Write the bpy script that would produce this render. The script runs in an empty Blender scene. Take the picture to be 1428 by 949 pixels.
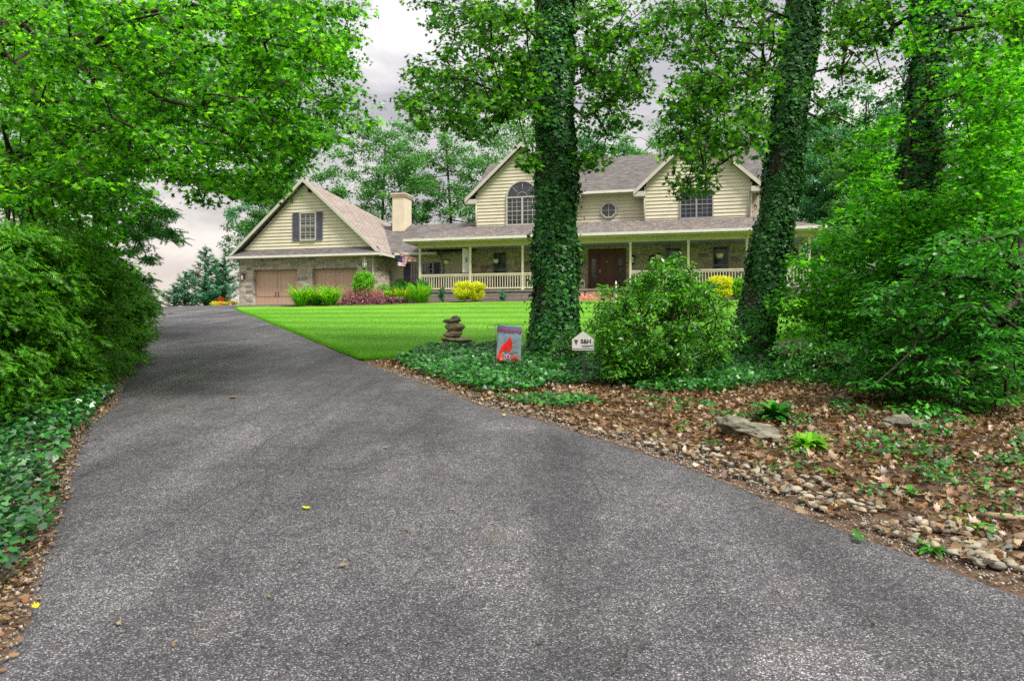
CLOUD, SUNE, EXPO = .42, 2.6, 1.17
import bpy, math, random
import numpy as np
from mathutils import Vector, noise
R = math.radians
rng = np.random.default_rng(7); random.seed(7)
sc = bpy.context.scene; COL = sc.collection
F0, CXP, HZ, EYE = 950.0, 714.0, 453.0, 1.6      # focal length and principal point used for surveying the photograph

# ------------------------------------------------------------------ scene objects
def link(o, parent=None):
    COL.objects.link(o)
    if parent is not None: o.parent = parent
    return o
def tag(o, label=None, cat=None, group=None, kind=None):
    if label: o['label'] = label
    if cat: o['category'] = cat
    if group: o['group'] = group
    if kind: o['kind'] = kind
    return o
def empty(name, loc=(0, 0, 0), rz=0.0, parent=None):
    o = bpy.data.objects.new(name, None); o.location = loc; o.rotation_euler = (0, 0, rz); o.empty_display_size = .2
    return link(o, parent)
def copy_tree(o, parent=None):
    c = o.copy(); link(c, parent)
    if parent is not None: c.parent = parent
    for ch in [x for x in KIDS.get(o.name, [])]: copy_tree(ch, c)
    return c
KIDS = {}
def np_mesh(name, V, tris, mats, parent=None, smooth=False, mi=None):
    V = np.ascontiguousarray(V, dtype=np.float32); tris = np.ascontiguousarray(tris, dtype=np.int32)
    k = tris.shape[1]
    me = bpy.data.meshes.new(name)
    me.vertices.add(len(V)); me.vertices.foreach_set('co', V.ravel())
    me.loops.add(tris.size); me.loops.foreach_set('vertex_index', tris.ravel())
    me.polygons.add(len(tris)); me.polygons.foreach_set('loop_start', np.arange(0, tris.size, k, dtype=np.int32))
    me.polygons.foreach_set('loop_total', np.full(len(tris), k, dtype=np.int32))
    if smooth: me.polygons.foreach_set('use_smooth', np.ones(len(tris), dtype=bool))
    for m in (mats if isinstance(mats, (list, tuple)) else [mats]): me.materials.append(m)
    if mi is not None: me.polygons.foreach_set('material_index', np.ascontiguousarray(mi, dtype=np.int32))
    me.update(calc_edges=True)
    o = bpy.data.objects.new(name, me)
    return link(o, parent)

class MB:
    def __init__(s): s.v, s.f, s.m, s.sm = [], [], [], []
    def add(s, v, f, mi=0, smooth=False):
        b = len(s.v); s.v += [tuple(p) for p in v]
        for q in f: s.f.append(tuple(b + i for i in q)); s.m.append(mi); s.sm.append(smooth)
        return s
    def box(s, x0, x1, y0, y1, z0, z1, mi=0):
        if x0 > x1: x0, x1 = x1, x0
        if y0 > y1: y0, y1 = y1, y0
        if z0 > z1: z0, z1 = z1, z0
        v = [(x0,y0,z0),(x1,y0,z0),(x1,y1,z0),(x0,y1,z0),(x0,y0,z1),(x1,y0,z1),(x1,y1,z1),(x0,y1,z1)]
        return s.add(v, [(0,3,2,1),(4,5,6,7),(0,1,5,4),(1,2,6,5),(2,3,7,6),(3,0,4,7)], mi)
    def slab(s, pts, t, mi=0):
        """thin plate: polygon pts (top) and its copy lowered by t"""
        n = len(pts); v = list(pts) + [(p[0], p[1], p[2] - t) for p in pts]
        f = [tuple(range(n)), tuple(range(2*n-1, n-1, -1))] + [(i, i+n, (i+1) % n + n, (i+1) % n) for i in range(n)]
        return s.add(v, f, mi)
    def extr(s, pts2, y0, y1, mi=0):
        """polygon in x,z extruded along y"""
        n = len(pts2); v = [(p[0], y0, p[1]) for p in pts2] + [(p[0], y1, p[1]) for p in pts2]
        f = [tuple(range(n)), tuple(range(2*n-1, n-1, -1))] + [(i, i+n, (i+1) % n + n, (i+1) % n) for i in range(n)]
        return s.add(v, f, mi)
    def tube(s, P, r, n=6, mi=0, cap=True):
        P = [Vector(p) for p in P]; rr = r if isinstance(r, (list, tuple)) else [r] * len(P)
        rings = []
        for i, p in enumerate(P):
            d = (P[min(i+1, len(P)-1)] - P[max(i-1, 0)]);  d = d.normalized() if d.length > 1e-9 else Vector((0,0,1))
            a = d.orthogonal().normalized() if i == 0 else (a - d * a.dot(d)).normalized()
            b = d.cross(a)
            rings.append([p + (a * math.cos(2*math.pi*k/n) + b * math.sin(2*math.pi*k/n)) * rr[i] for k in range(n)])
        v = [q for g in rings for q in g]
        f = [(i*n+k, i*n+(k+1) % n, (i+1)*n+(k+1) % n, (i+1)*n+k) for i in range(len(P)-1) for k in range(n)]
        if cap: f += [tuple(range(n-1, -1, -1)), tuple((len(P)-1)*n + k for k in range(n))]
        return s.add(v, f, mi, True)
    def lathe(s, prof, c=(0,0,0), n=16, mi=0):
        v = [(c[0]+r*math.cos(2*math.pi*k/n), c[1]+r*math.sin(2*math.pi*k/n), c[2]+z) for r, z in prof for k in range(n)]
        f = [(i*n+k, i*n+(k+1) % n, (i+1)*n+(k+1) % n, (i+1)*n+k) for i in range(len(prof)-1) for k in range(n)]
        return s.add(v, f, mi, True)
    def build(s, name, mats, parent=None):
        me = bpy.data.meshes.new(name); me.from_pydata(s.v, [], s.f)
        for m in (mats if isinstance(mats, (list, tuple)) else [mats]): me.materials.append(m)
        me.polygons.foreach_set('material_index', s.m); me.polygons.foreach_set('use_smooth', s.sm)
        me.update()
        o = bpy.data.objects.new(name, me)
        return link(o, parent)

# ------------------------------------------------------------------ materials
def newmat(name):
    m = bpy.data.materials.new(name); m.use_nodes = True; nt = m.node_tree; nt.nodes.clear()
    out = nt.nodes.new('ShaderNodeOutputMaterial'); return m, nt, out
def N(nt, t, **k):
    n = nt.nodes.new(t)
    for a, b in k.items():
        if a.startswith('i_'):
            n.inputs[a[2:].replace('_', ' ')].default_value = b
        else: setattr(n, a, b)
    return n
def L(nt, a, b): nt.links.new(a, b)
def c4(c): return (c[0], c[1], c[2], 1)
def ramp(nt, src, stops, interp='LINEAR'):
    r = nt.nodes.new('ShaderNodeValToRGB'); r.color_ramp.interpolation = interp
    while len(r.color_ramp.elements) < len(stops): r.color_ramp.elements.new(.5)
    for e, (p, c) in zip(r.color_ramp.elements, stops): e.position = p; e.color = c4(c)
    L(nt, src, r.inputs[0]); return r.outputs[0]
def coords(nt, scale=(1,1,1), kind='Object', rot=(0,0,0)):
    t = nt.nodes.new('ShaderNodeTexCoord'); m = nt.nodes.new('ShaderNodeMapping')
    m.inputs['Scale'].default_value = scale; m.inputs['Rotation'].default_value = rot
    L(nt, t.outputs[kind], m.inputs[0]); return m.outputs[0]
def tex(nt, vec, scale, detail=4, rough=.55, dist=0):
    n = N(nt, 'ShaderNodeTexNoise'); n.inputs['Scale'].default_value = scale; n.inputs['Detail'].default_value = detail
    n.inputs['Roughness'].default_value = rough; n.inputs['Distortion'].default_value = dist
    L(nt, vec, n.inputs['Vector']); return n.outputs[0]
def mixc(nt, fac, a, b, mode='MIX'):
    m = nt.nodes.new('ShaderNodeMix'); m.data_type = 'RGBA'; m.blend_type = mode
    if isinstance(fac, (int, float)): m.inputs[0].default_value = fac
    else: L(nt, fac, m.inputs[0])
    for i, x in ((6, a), (7, b)):
        if isinstance(x, tuple): m.inputs[i].default_value = c4(x)
        else: L(nt, x, m.inputs[i])
    return m.outputs[2]
def math_(nt, op, a, b=0.0, clamp=False):
    m = nt.nodes.new('ShaderNodeMath'); m.operation = op; m.use_clamp = clamp
    for i, x in ((0, a), (1, b)):
        if isinstance(x, (int, float)): m.inputs[i].default_value = x
        else: L(nt, x, m.inputs[i])
    return m.outputs[0]
def bump(nt, h, dist, strength=1.0, normal=None):
    b = nt.nodes.new('ShaderNodeBump'); b.inputs['Distance'].default_value = dist; b.inputs['Strength'].default_value = strength
    L(nt, h, b.inputs['Height'])
    if normal is not None: L(nt, normal, b.inputs['Normal'])
    return b.outputs[0]
def pbsdf(nt, out, col, rough=.7, spec=.3, normal=None, metal=0.0):
    p = nt.nodes.new('ShaderNodeBsdfPrincipled')
    if isinstance(col, tuple): p.inputs['Base Color'].default_value = c4(col)
    else: L(nt, col, p.inputs['Base Color'])
    if isinstance(rough, (int, float)): p.inputs['Roughness'].default_value = rough
    else: L(nt, rough, p.inputs['Roughness'])
    p.inputs['Specular IOR Level'].default_value = spec; p.inputs['Metallic'].default_value = metal
    if normal is not None: L(nt, normal, p.inputs['Normal'])
    if out is not None: L(nt, p.outputs[0], out.inputs[0])
    return p
def plain(name, col, rough=.6, spec=.3, var=.12, scale=6, metal=0.0, bmp=0.002):
    m, nt, out = newmat(name); v = coords(nt); n = tex(nt, v, scale, 5)
    d = tuple(x * (1 - var) for x in col); l = tuple(min(1, x * (1 + var)) for x in col)
    c = ramp(nt, n, [(.3, d), (.7, l)])
    pbsdf(nt, out, c, rough, spec, bump(nt, tex(nt, v, scale * 8, 3), bmp), metal); return m
def leafmat(name, cols, trans=.42, rough=.45, spec=.4, tcol=None, tgain=1.6):
    """foliage: colour picked leaf by leaf, part of the light passing through the blade"""
    m, nt, out = newmat(name)
    g = nt.nodes.new('ShaderNodeNewGeometry')
    st = [(i / max(1, len(cols) - 1), c) for i, c in enumerate(cols)]
    c = ramp(nt, g.outputs['Random Per Island'], st)
    v = coords(nt); n = tex(nt, v, .9, 2)
    c = mixc(nt, math_(nt, 'MULTIPLY', n, .35), c, cols[0])
    p = pbsdf(nt, None, c, rough, spec)
    t = nt.nodes.new('ShaderNodeBsdfTranslucent')
    tc = mixc(nt, 1.0, c, tcol or (1.0, 1.0, .45), 'MULTIPLY')
    gm = nt.nodes.new('ShaderNodeVectorMath'); gm.operation = 'SCALE'; gm.inputs['Scale'].default_value = tgain
    L(nt, tc, gm.inputs[0]); L(nt, gm.outputs[0], t.inputs[0])
    x = nt.nodes.new('ShaderNodeMixShader'); x.inputs[0].default_value = trans
    L(nt, p.outputs[0], x.inputs[1]); L(nt, t.outputs[0], x.inputs[2]); L(nt, x.outputs[0], out.inputs[0])
    return m

M = {}
def stone_mat(name, cols, mortar, sx=1.5, sz=4.6):
    m, nt, out = newmat(name); v = coords(nt, (sx, sx, sz))
    nz = tex(nt, v, 2.2, 3); w = nt.nodes.new('ShaderNodeVectorMath'); w.operation = 'ADD'
    sv = nt.nodes.new('ShaderNodeVectorMath'); sv.operation = 'SCALE'; sv.inputs['Scale'].default_value = .35
    nn = N(nt, 'ShaderNodeTexNoise'); nn.inputs['Scale'].default_value = 1.4; L(nt, v, nn.inputs['Vector'])
    L(nt, nn.outputs[1], sv.inputs[0]); L(nt, v, w.inputs[0]); L(nt, sv.outputs[0], w.inputs[1])
    vo = N(nt, 'ShaderNodeTexVoronoi', distance='CHEBYCHEV'); vo.inputs['Scale'].default_value = 1.0; vo.inputs['Randomness'].default_value = .85; L(nt, w.outputs[0], vo.inputs['Vector'])
    ve = N(nt, 'ShaderNodeTexVoronoi', feature='DISTANCE_TO_EDGE'); ve.inputs['Scale'].default_value = 1.0; ve.inputs['Randomness'].default_value = .85; L(nt, w.outputs[0], ve.inputs['Vector'])
    sep = nt.nodes.new('ShaderNodeSeparateColor'); L(nt, vo.outputs['Color'], sep.inputs[0])
    c = ramp(nt, sep.outputs[0], [(i / len(cols), x) for i, x in enumerate(cols)], 'CONSTANT')
    c = mixc(nt, .55, c, ramp(nt, tex(nt, coords(nt), 9, 6), [(.25, (.35, .35, .35)), (.75, (1.3, 1.25, 1.15))]), 'MULTIPLY')
    e = ramp(nt, ve.outputs[0], [(.02, (0, 0, 0)), (.07, (1, 1, 1))])
    c = mixc(nt, e, mortar, c)
    pbsdf(nt, out, c, .85, .2, bump(nt, e, .02)); return m
def shingle_mat(name, a, b, debris=0.0):
    m, nt, out = newmat(name); v = coords(nt)
    br = N(nt, 'ShaderNodeTexBrick'); br.inputs['Scale'].default_value = 1.0
    # shingle courses follow the slope: use u for width and height for the course
    sx = nt.nodes.new('ShaderNodeSeparateXYZ'); L(nt, v, sx.inputs[0])
    cb = nt.nodes.new('ShaderNodeCombineXYZ')
    L(nt, math_(nt, 'ADD', sx.outputs[0], math_(nt, 'MULTIPLY', sx.outputs[1], .37)), cb.inputs[0]); L(nt, sx.outputs[2], cb.inputs[1])
    L(nt, cb.outputs[0], br.inputs['Vector'])
    br.inputs['Brick Width'].default_value = .32; br.inputs['Row Height'].default_value = .085; br.inputs['Mortar Size'].default_value = .009
    br.inputs['Color1'].default_value = c4(a); br.inputs['Color2'].default_value = c4(b); br.inputs['Mortar'].default_value = c4(tuple(x * .45 for x in a))
    c = mixc(nt, .6, br.outputs[0], ramp(nt, tex(nt, v, 3.5, 8, .7), [(.3, (.55, .53, .55)), (.7, (1.35, 1.3, 1.3))]), 'MULTIPLY')
    c = mixc(nt, .35, c, ramp(nt, tex(nt, coords(nt, (1, 1, .3)), .8, 3), [(.3, (.7, .7, .75)), (.7, (1.2, 1.15, 1.1))]), 'MULTIPLY')
    if debris: c = mixc(nt, math_(nt, 'MULTIPLY', ramp(nt, tex(nt, v, 5.5, 5, .75, .6), [(.54, (0, 0, 0)), (.62, (1, 1, 1))]), debris), c, (.44, .36, .27))
    pbsdf(nt, out, c, .9, .15, bump(nt, br.outputs['Fac'], .012, -1.0)); return m
def make_materials():
    M['siding'] = plain('siding_cream', (.57, .525, .39), .55, .3, .08, 1.3)
    M['trim'] = plain('trim_pale', (.47, .445, .38), .5, .3, .08, 3)
    M['cream'] = plain('cream_paint', (.64, .60, .44), .5, .3, .08, 3)
    M['gutter'] = plain('gutter_pale', (.62, .60, .54), .4, .4, .1, 3)
    M['stucco'] = plain('stucco', (.50, .46, .35), .85, .2, .1, 2.5, bmp=.006)
    M['chimney'] = plain('chimney_stucco', (.62, .55, .40), .85, .2, .1, 1.5, bmp=.006)
    M['pinkwall'] = plain('side_wall', (.50, .42, .33), .8, .2, .1, 1.5)
    M['shutter'] = plain('shutter_grey', (.10, .10, .14), .5, .3, .15, 4)
    M['frame'] = plain('window_frame', (.26, .25, .27), .5, .3, .1, 4)
    M['framelight'] = plain('window_frame_light', (.42, .40, .36), .5, .3, .1, 4)
    M['ceiling'] = plain('porch_ceiling', (.30, .34, .42), .7, .2, .05, 2)
    M['beam'] = plain('porch_beam', (.56, .50, .33), .6, .3, .10, 2)
    M['darkmetal'] = plain('dark_metal', (.02, .02, .022), .4, .5, .2, 9)
    M['decking'] = plain('deck_boards', (.22, .19, .17), .7, .2, .2, 4)
    M['steps'] = plain('step_stone', (.30, .20, .13), .8, .2, .2, 5)
    M['white'] = plain('white_cloth', (.72, .72, .68), .7, .2, .05, 4)
    M['terracotta'] = plain('terracotta', (.42, .14, .06), .7, .2, .15, 8)
    M['pot'] = plain('pale_pot', (.60, .56, .40), .6, .2, .1, 8)
    # garage doors: vertical boards
    m, nt, out = newmat('garage_door'); v = coords(nt)
    w = N(nt, 'ShaderNodeTexWave', wave_type='BANDS', bands_direction='X', wave_profile='SAW'); w.inputs['Scale'].default_value = 3.3/ (2*math.pi) * 2 ; L(nt, v, w.inputs['Vector'])
    g = ramp(nt, w.outputs['Fac'], [(.0, (.36, .235, .16)), (.10, (.53, .355, .25)), (1, (.55, .37, .26))])
    pbsdf(nt, out, mixc(nt, .3, g, ramp(nt, tex(nt, v, 2, 5), [(.3, (.8, .8, .8)), (.7, (1.1, 1.1, 1.1))]), 'MULTIPLY'), .55, .3, bump(nt, w.outputs['Fac'], .004)); M['garagedoor'] = m
    m, nt, out = newmat('front_door_wood'); v = coords(nt, (6, 6, .7))
    pbsdf(nt, out, ramp(nt, tex(nt, v, 3, 6), [(.3, (.07, .018, .012)), (.7, (.15, .045, .03))]), .35, .4); M['doorwood'] = m
    m, nt, out = newmat('window_glass'); v = coords(nt)
    pbsdf(nt, out, ramp(nt, tex(nt, v, 1.7, 3), [(.35, (.008, .01, .014)), (.7, (.035, .042, .055))]), .06, .9, bump(nt, tex(nt, v, 1.1, 2), .01)); M['glass'] = m
    m, nt, out = newmat('lantern_glass'); pbsdf(nt, out, (.7, .68, .62), .15, .6); M['lampglass'] = m
    M['stone'] = stone_mat('fieldstone', [(.42, .37, .29), (.33, .31, .28), (.50, .43, .30), (.39, .35, .29), (.22, .21, .20), (.56, .49, .36), (.43, .37, .27), (.36, .28, .20)], (.52, .49, .43), 2.1, 5.6)
    M['stoneporch'] = stone_mat('porch_fieldstone', [(.44, .40, .27), (.39, .36, .27), (.48, .44, .30), (.36, .34, .26), (.46, .40, .25), (.52, .47, .33), (.42, .38, .26), (.28, .22, .16)], (.50, .47, .35), 1.9, 5.0)
    M['shingle'] = shingle_mat('roof_shingle', (.105, .099, .093), (.17, .16, .15))
    M['shinglelit'] = shingle_mat('garage_shingle_lit', (.26, .225, .195), (.335, .29, .25))  # paler shingle colour with the sunlit look of one slope painted in
    M['shingledebris'] = shingle_mat('porch_shingle', (.115, .106, .10), (.175, .163, .153), .5)
    # bark
    m, nt, out = newmat('bark'); v = coords(nt, (5, 5, 1.1)); n = tex(nt, v, 2.5, 8, .7)
    pbsdf(nt, out, ramp(nt, n, [(.3, (.018, .014, .011)), (.7, (.09, .072, .055))]), .95, .1, bump(nt, n, .05)); M['bark'] = m
    M['twig'] = plain('twig', (.06, .043, .03), .9, .1, .3, 8)
    # asphalt with exposed aggregate
    m, nt, out = newmat('asphalt'); v = coords(nt)
    vo = N(nt, 'ShaderNodeTexVoronoi'); vo.inputs['Scale'].default_value = 140; L(nt, v, vo.inputs['Vector'])
    sep = nt.nodes.new('ShaderNodeSeparateColor'); L(nt, vo.outputs['Color'], sep.inputs[0])
    agg = ramp(nt, sep.outputs[0], [(0, (.016, .016, .017)), (.45, (.056, .056, .058)), (.78, (.118, .117, .120)), (.93, (.205, .203, .203)), (1, (.36, .355, .34))])
    fine = ramp(nt, tex(nt, v, 260, 3, .8), [(.35, (.55, .55, .55)), (.65, (1.4, 1.4, 1.4))])
    c = mixc(nt, .8, agg, fine, 'MULTIPLY')
    c = mixc(nt, ramp(nt, vo.outputs['Distance'], [(.5, (0, 0, 0)), (.8, (1, 1, 1))]), c, (.04, .038, .04))
    pat = ramp(nt, tex(nt, v, .33, 6, .6, .5), [(.3, (.60, .60, .62)), (.5, (.97, .97, .99)), (.72, (1.6, 1.57, 1.57))])
    c = mixc(nt, 1.0, c, pat, 'MULTIPLY')
    c = mixc(nt, .7, c, ramp(nt, tex(nt, v, 2.6, 6, .65), [(.3, (.72, .71, .72)), (.7, (1.3, 1.29, 1.27))]), 'MULTIPLY')
    lane = tex(nt, coords(nt, (1.1, .10, 1), rot=(0, 0, R(-22))), 1.0, 5, .6)
    c = mixc(nt, .85, c, ramp(nt, lane, [(.35, (.62, .62, .63)), (.65, (1.38, 1.36, 1.37))]), 'MULTIPLY')
    c = mixc(nt, .5, c, ramp(nt, tex(nt, v, 14, 4, .7), [(.35, (.6, .6, .6)), (.65, (1.35, 1.35, 1.35))]), 'MULTIPLY')
    # hairline cracks
    cv = coords(nt, (.8, .22, 1), rot=(0, 0, R(-18))); cn = N(nt, 'ShaderNodeTexNoise'); cn.inputs['Scale'].default_value = 2.2; cn.inputs['Detail'].default_value = 6; L(nt, cv, cn.inputs['Vector'])
    cs = nt.nodes.new('ShaderNodeVectorMath'); cs.operation = 'SCALE'; cs.inputs['Scale'].default_value = .45; L(nt, cn.outputs[1], cs.inputs[0])
    ca = nt.nodes.new('ShaderNodeVectorMath'); ca.operation = 'ADD'; L(nt, cv, ca.inputs[0]); L(nt, cs.outputs[0], ca.inputs[1])
    ce = N(nt, 'ShaderNodeTexVoronoi', feature='DISTANCE_TO_EDGE'); ce.inputs['Scale'].default_value = 1.0; L(nt, ca.outputs[0], ce.inputs['Vector'])
    crack = math_(nt, 'MULTIPLY', ramp(nt, ce.outputs[0], [(.003, (1, 1, 1)), (.010, (0, 0, 0))]), ramp(nt, tex(nt, v, .5, 3), [(.44, (0, 0, 0)), (.56, (1, 1, 1))]))
    c = mixc(nt, math_(nt, 'MULTIPLY', crack, .3), c, (.018, .016, .015))
    # a little dust and tree litter washed over it
    c = mixc(nt, ramp(nt, tex(nt, v, 1.1, 8, .75), [(.60, (0, 0, 0)), (.74, (.55, .55, .55))]), c, (.13, .10, .07))
    h = math_(nt, 'SUBTRACT', math_(nt, 'MULTIPLY', vo.outputs['Distance'], -1.0), math_(nt, 'MULTIPLY', crack, 2.0))
    pbsdf(nt, out, c, .78, .35, bump(nt, h, .006, .9)); M['asphalt'] = m
    # soil
    m, nt, out = newmat('soil'); v = coords(nt); n = tex(nt, v, 14, 9, .75); n2 = tex(nt, v, 1.5, 5)
    c = ramp(nt, n, [(.3, (.04, .026, .016)), (.5, (.10, .066, .042)), (.7, (.20, .145, .10))])
    c = mixc(nt, .5, c, ramp(nt, n2, [(.3, (.6, .6, .6)), (.7, (1.3, 1.25, 1.2))]), 'MULTIPLY')
    pbsdf(nt, out, c, .95, .15, bump(nt, n, .03)); M['soil'] = m
    # far ground: rough grass
    m, nt, out = newmat('rough_grass'); v = coords(nt); n = tex(nt, v, 3, 9, .7); c = ramp(nt, n, [(.3, (.03, .075, .014)), (.7, (.09, .19, .03))])
    dm = ramp(nt, tex(nt, v, 14, 9, .75), [(.3, (.04, .026, .016)), (.5, (.10, .066, .042)), (.7, (.20, .145, .10))])
    sx = nt.nodes.new('ShaderNodeSeparateXYZ'); L(nt, v, sx.inputs[0])
    near = math_(nt, 'LESS_THAN', sx.outputs[1], 19.0)
    pbsdf(nt, out, mixc(nt, near, c, dm), .95, .1, bump(nt, n, .04)); M['ground'] = m
    # lawn with mowing stripes
    m, nt, out = newmat('lawn'); v = coords(nt)
    wv = N(nt, 'ShaderNodeTexWave', wave_type='BANDS', bands_direction='Y'); wv.inputs['Scale'].default_value = .12; wv.inputs['Distortion'].default_value = 1.2; wv.inputs['Detail'].default_value = 1.5; wv.inputs['Detail Scale'].default_value = .35
    L(nt, coords(nt, (1, 1, 1), rot=(0, 0, R(10))), wv.inputs['Vector'])
    c = ramp(nt, wv.outputs['Fac'], [(.2, (.082, .25, .014)), (.8, (.125, .325, .024))])
    c = mixc(nt, .9, c, ramp(nt, tex(nt, coords(nt, (1, .6, 1)), 9, 9, .8), [(.28, (.45, .52, .5)), (.72, (1.6, 1.4, 1.5))]), 'MULTIPLY')
    c = mixc(nt, .7, c, ramp(nt, tex(nt, v, .45, 4), [(.3, (.75, .85, .8)), (.7, (1.25, 1.12, 1.1))]), 'MULTIPLY')
    pbsdf(nt, out, c, .8, .15, bump(nt, tex(nt, v, 45, 6, .8), .03)); M['lawn'] = m
    M['blade'] = leafmat('grass_blade', [(.065, .26, .010), (.11, .36, .014), (.18, .46, .03), (.09, .31, .012)], .5, .5, .2)
    # foliage
    M['maple'] = leafmat('maple_leaf', [(.008, .045, .003), (.018, .10, .005), (.045, .215, .007), (.10, .37, .010), (.22, .58, .014)], .5, .42, .28, tgain=2.1)
    M['maplelight'] = leafmat('maple_leaf_light', [(.012, .10, .005), (.035, .22, .008), (.09, .39, .012), (.19, .57, .02)], .52, .42, .35, tgain=1.9)
    M['oakgreen'] = leafmat('broad_leaf', [(.008, .04, .004), (.018, .088, .007), (.038, .165, .010), (.08, .29, .014), (.17, .45, .018)], .42, .42, .28, tgain=1.8)
    M['fargreen'] = leafmat('far_leaf', [(.03, .11, .034), (.06, .21, .055), (.11, .32, .08), (.20, .46, .12)], .45, .6, .25)
    M['fardark'] = leafmat('far_leaf_dark', [(.03, .13, .06), (.055, .22, .085), (.09, .30, .11)], .4, .6, .25)
    M['cedar'] = leafmat('conifer_spray', [(.04, .16, .10), (.08, .25, .14), (.14, .35, .19)], .3, .6, .25)
    M['yew'] = leafmat('hedge_spray', [(.010, .048, .004), (.03, .15, .006), (.085, .33, .011), (.22, .58, .018)], .42, .5, .3)
    M['hemlock'] = leafmat('dark_spray', [(.010, .06, .010), (.024, .15, .018), (.05, .29, .022), (.11, .48, .028)], .4, .35, .45)
    M['ivy'] = leafmat('ivy_leaf', [(.012, .07, .015), (.025, .13, .022), (.042, .21, .03), (.085, .32, .04)], .2, .38, .35)
    M['groundivy'] = leafmat('ground_ivy_leaf', [(.008, .06, .014), (.016, .12, .016), (.03, .20, .02), (.09, .38, .028)], .28, .42, .6)
    M['darkivy'] = leafmat('dark_ivy_leaf', [(.006, .04, .012), (.012, .08, .016), (.022, .14, .02), (.06, .28, .03)], .2, .36, .8)
    M['azalea'] = leafmat('azalea_leaf', [(.014, .065, .010), (.035, .16, .014), (.09, .33, .018), (.20, .54, .02)], .42, .38, .5)
    M['yellowbush'] = leafmat('golden_leaf', [(.36, .46, .012), (.62, .64, .015), (.80, .76, .02)], .35, .5, .3)
    M['limebush'] = leafmat('lime_leaf', [(.09, .30, .012), (.16, .44, .018), (.24, .54, .03)], .4, .5, .3)
    M['shrub'] = leafmat('shrub_leaf', [(.02, .12, .014), (.04, .22, .02), (.09, .34, .03)], .35, .4, .4)
    M['coleus'] = leafmat('coleus_leaf', [(.10, .012, .035), (.24, .05, .10), (.50, .28, .34), (.12, .02, .05), (.06, .10, .03)], .25, .5, .3, (1, .5, .6))
    M['plume'] = leafmat('plume', [(.40, .20, .18), (.52, .30, .26), (.30, .14, .12)], .3, .7, .2, (1, .8, .7))
    M['orangeflower'] = leafmat('orange_petal', [(.75, .16, .01), (.85, .32, .01), (.80, .45, .02)], .3, .5, .2, (1, .8, .4))
    M['yellowflower'] = leafmat('yellow_petal', [(.75, .62, .02), (.85, .72, .03)], .3, .5, .2)
    M['redflower'] = leafmat('red_petal', [(.55, .03, .02), (.70, .09, .03), (.75, .22, .04)], .3, .5, .2, (1, .6, .4))
    M['pinkflower'] = leafmat('pink_petal', [(.75, .30, .25), (.8, .45, .4)], .3, .5, .2, (1, .8, .8))
    M['dry'] = leafmat('dry_leaf', [(.038, .022, .010), (.12, .060, .022), (.21, .115, .040), (.31, .205, .088), (.060, .037, .018), (.19, .125, .055), (.43, .34, .19), (.085, .046, .020), (.26, .11, .032), (.24, .17, .085)], .12, .42, .6, (1, .8, .5))
    M['rock'] = stone_rock('rock_grey', (.05, .052, .038), (.24, .225, .165))
    M['rocktan'] = stone_rock('rock_tan', (.15, .11, .065), (.42, .33, .20))
def stone_rock(name, a, b):
    m, nt, out = newmat(name); v = coords(nt, (3, 3, 12)); n = tex(nt, v, 1.6, 9, .7, .6); n2 = tex(nt, coords(nt), 26, 6, .7)
    c = mixc(nt, .6, ramp(nt, n, [(.35, a), (.6, b), (.75, tuple(x * .6 for x in b))]), ramp(nt, n2, [(.3, (.6, .6, .6)), (.7, (1.3, 1.3, 1.3))]), 'MULTIPLY')
    pbsdf(nt, out, c, .8, .25, bump(nt, n, .04, .8, bump(nt, n2, .006))); return m
make_materials()
def pebble_mats():
    out = []
    for i, (a, b) in enumerate([((.22, .20, .14), (.40, .37, .27)), ((.14, .13, .11), (.27, .25, .20)), ((.28, .22, .15), (.44, .36, .25)), ((.10, .11, .10), (.18, .19, .16)), ((.25, .23, .17), (.40, .37, .28)), ((.17, .12, .08), (.28, .20, .13))]):
        m, nt, o = newmat('river_stone'); n = tex(nt, coords(nt), 30, 6, .65); oi = nt.nodes.new('ShaderNodeObjectInfo')
        c = mixc(nt, math_(nt, 'MULTIPLY', oi.outputs['Random'], .35), ramp(nt, n, [(.3, a), (.7, b)]), (.2, .19, .13))
        pbsdf(nt, o, c, .55, .35, bump(nt, n, .003)); out.append(m)
    return out
PEB = pebble_mats()

# ------------------------------------------------------------------ terrain
_tab = [(-400, -3), (-40, -.6), (-5, -.06), (0, 0), (4, .16), (7.5, .42), (10, .57), (15, .87), (20, 1.2), (27, 1.72), (33, 2.2), (38, 2.65), (41, 2.83), (44, 2.85), (60, 2.8), (80, 1.4), (120, -2), (220, -6), (3000, -30)]
_ss = np.linspace(-60, 300, 3601); _zz = np.interp(_ss, [a for a, b in _tab], [b for a, b in _tab])
_k = np.hanning(31); _k /= _k.sum(); _zp = np.pad(_zz, 15, mode='edge'); _zz = np.convolve(_zp, _k, 'valid')
def gz(x, y):
    x = np.asarray(x, float); y = np.asarray(y, float)
    b = np.clip(y / 40, 0, 1) ** 2; xx = np.clip(x, -35, 40) + 13
    s = y + .255 * xx * b
    z = np.where((s > -59) & (s < 299), np.interp(s, _ss, _zz), np.interp(s, [a for a, b_ in _tab], [b_ for a, b_ in _tab]))
    z = z + .009 * xx * b
    m = np.clip((x - 2.5) / 4, 0, 1) * np.clip((16 - y) / 6, 0, 1)      # shallow swale and mounds in the planting bed
    return z + m * .05 * np.sin(x * 1.7 + y * .9)
def G(px, py):
    """the point of the ground seen at a pixel of the photograph"""
    dx, dz = (px - CXP) / F0, (HZ - py) / F0
    ys = np.linspace(1.5, 120, 12000); zs = EYE + dz * ys; g = gz(dx * ys, ys)
    i = np.argmax(zs <= g)
    if zs[i] > g[i]: i = len(ys) - 1
    return np.array([dx * ys[i], ys[i], g[i]])
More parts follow.
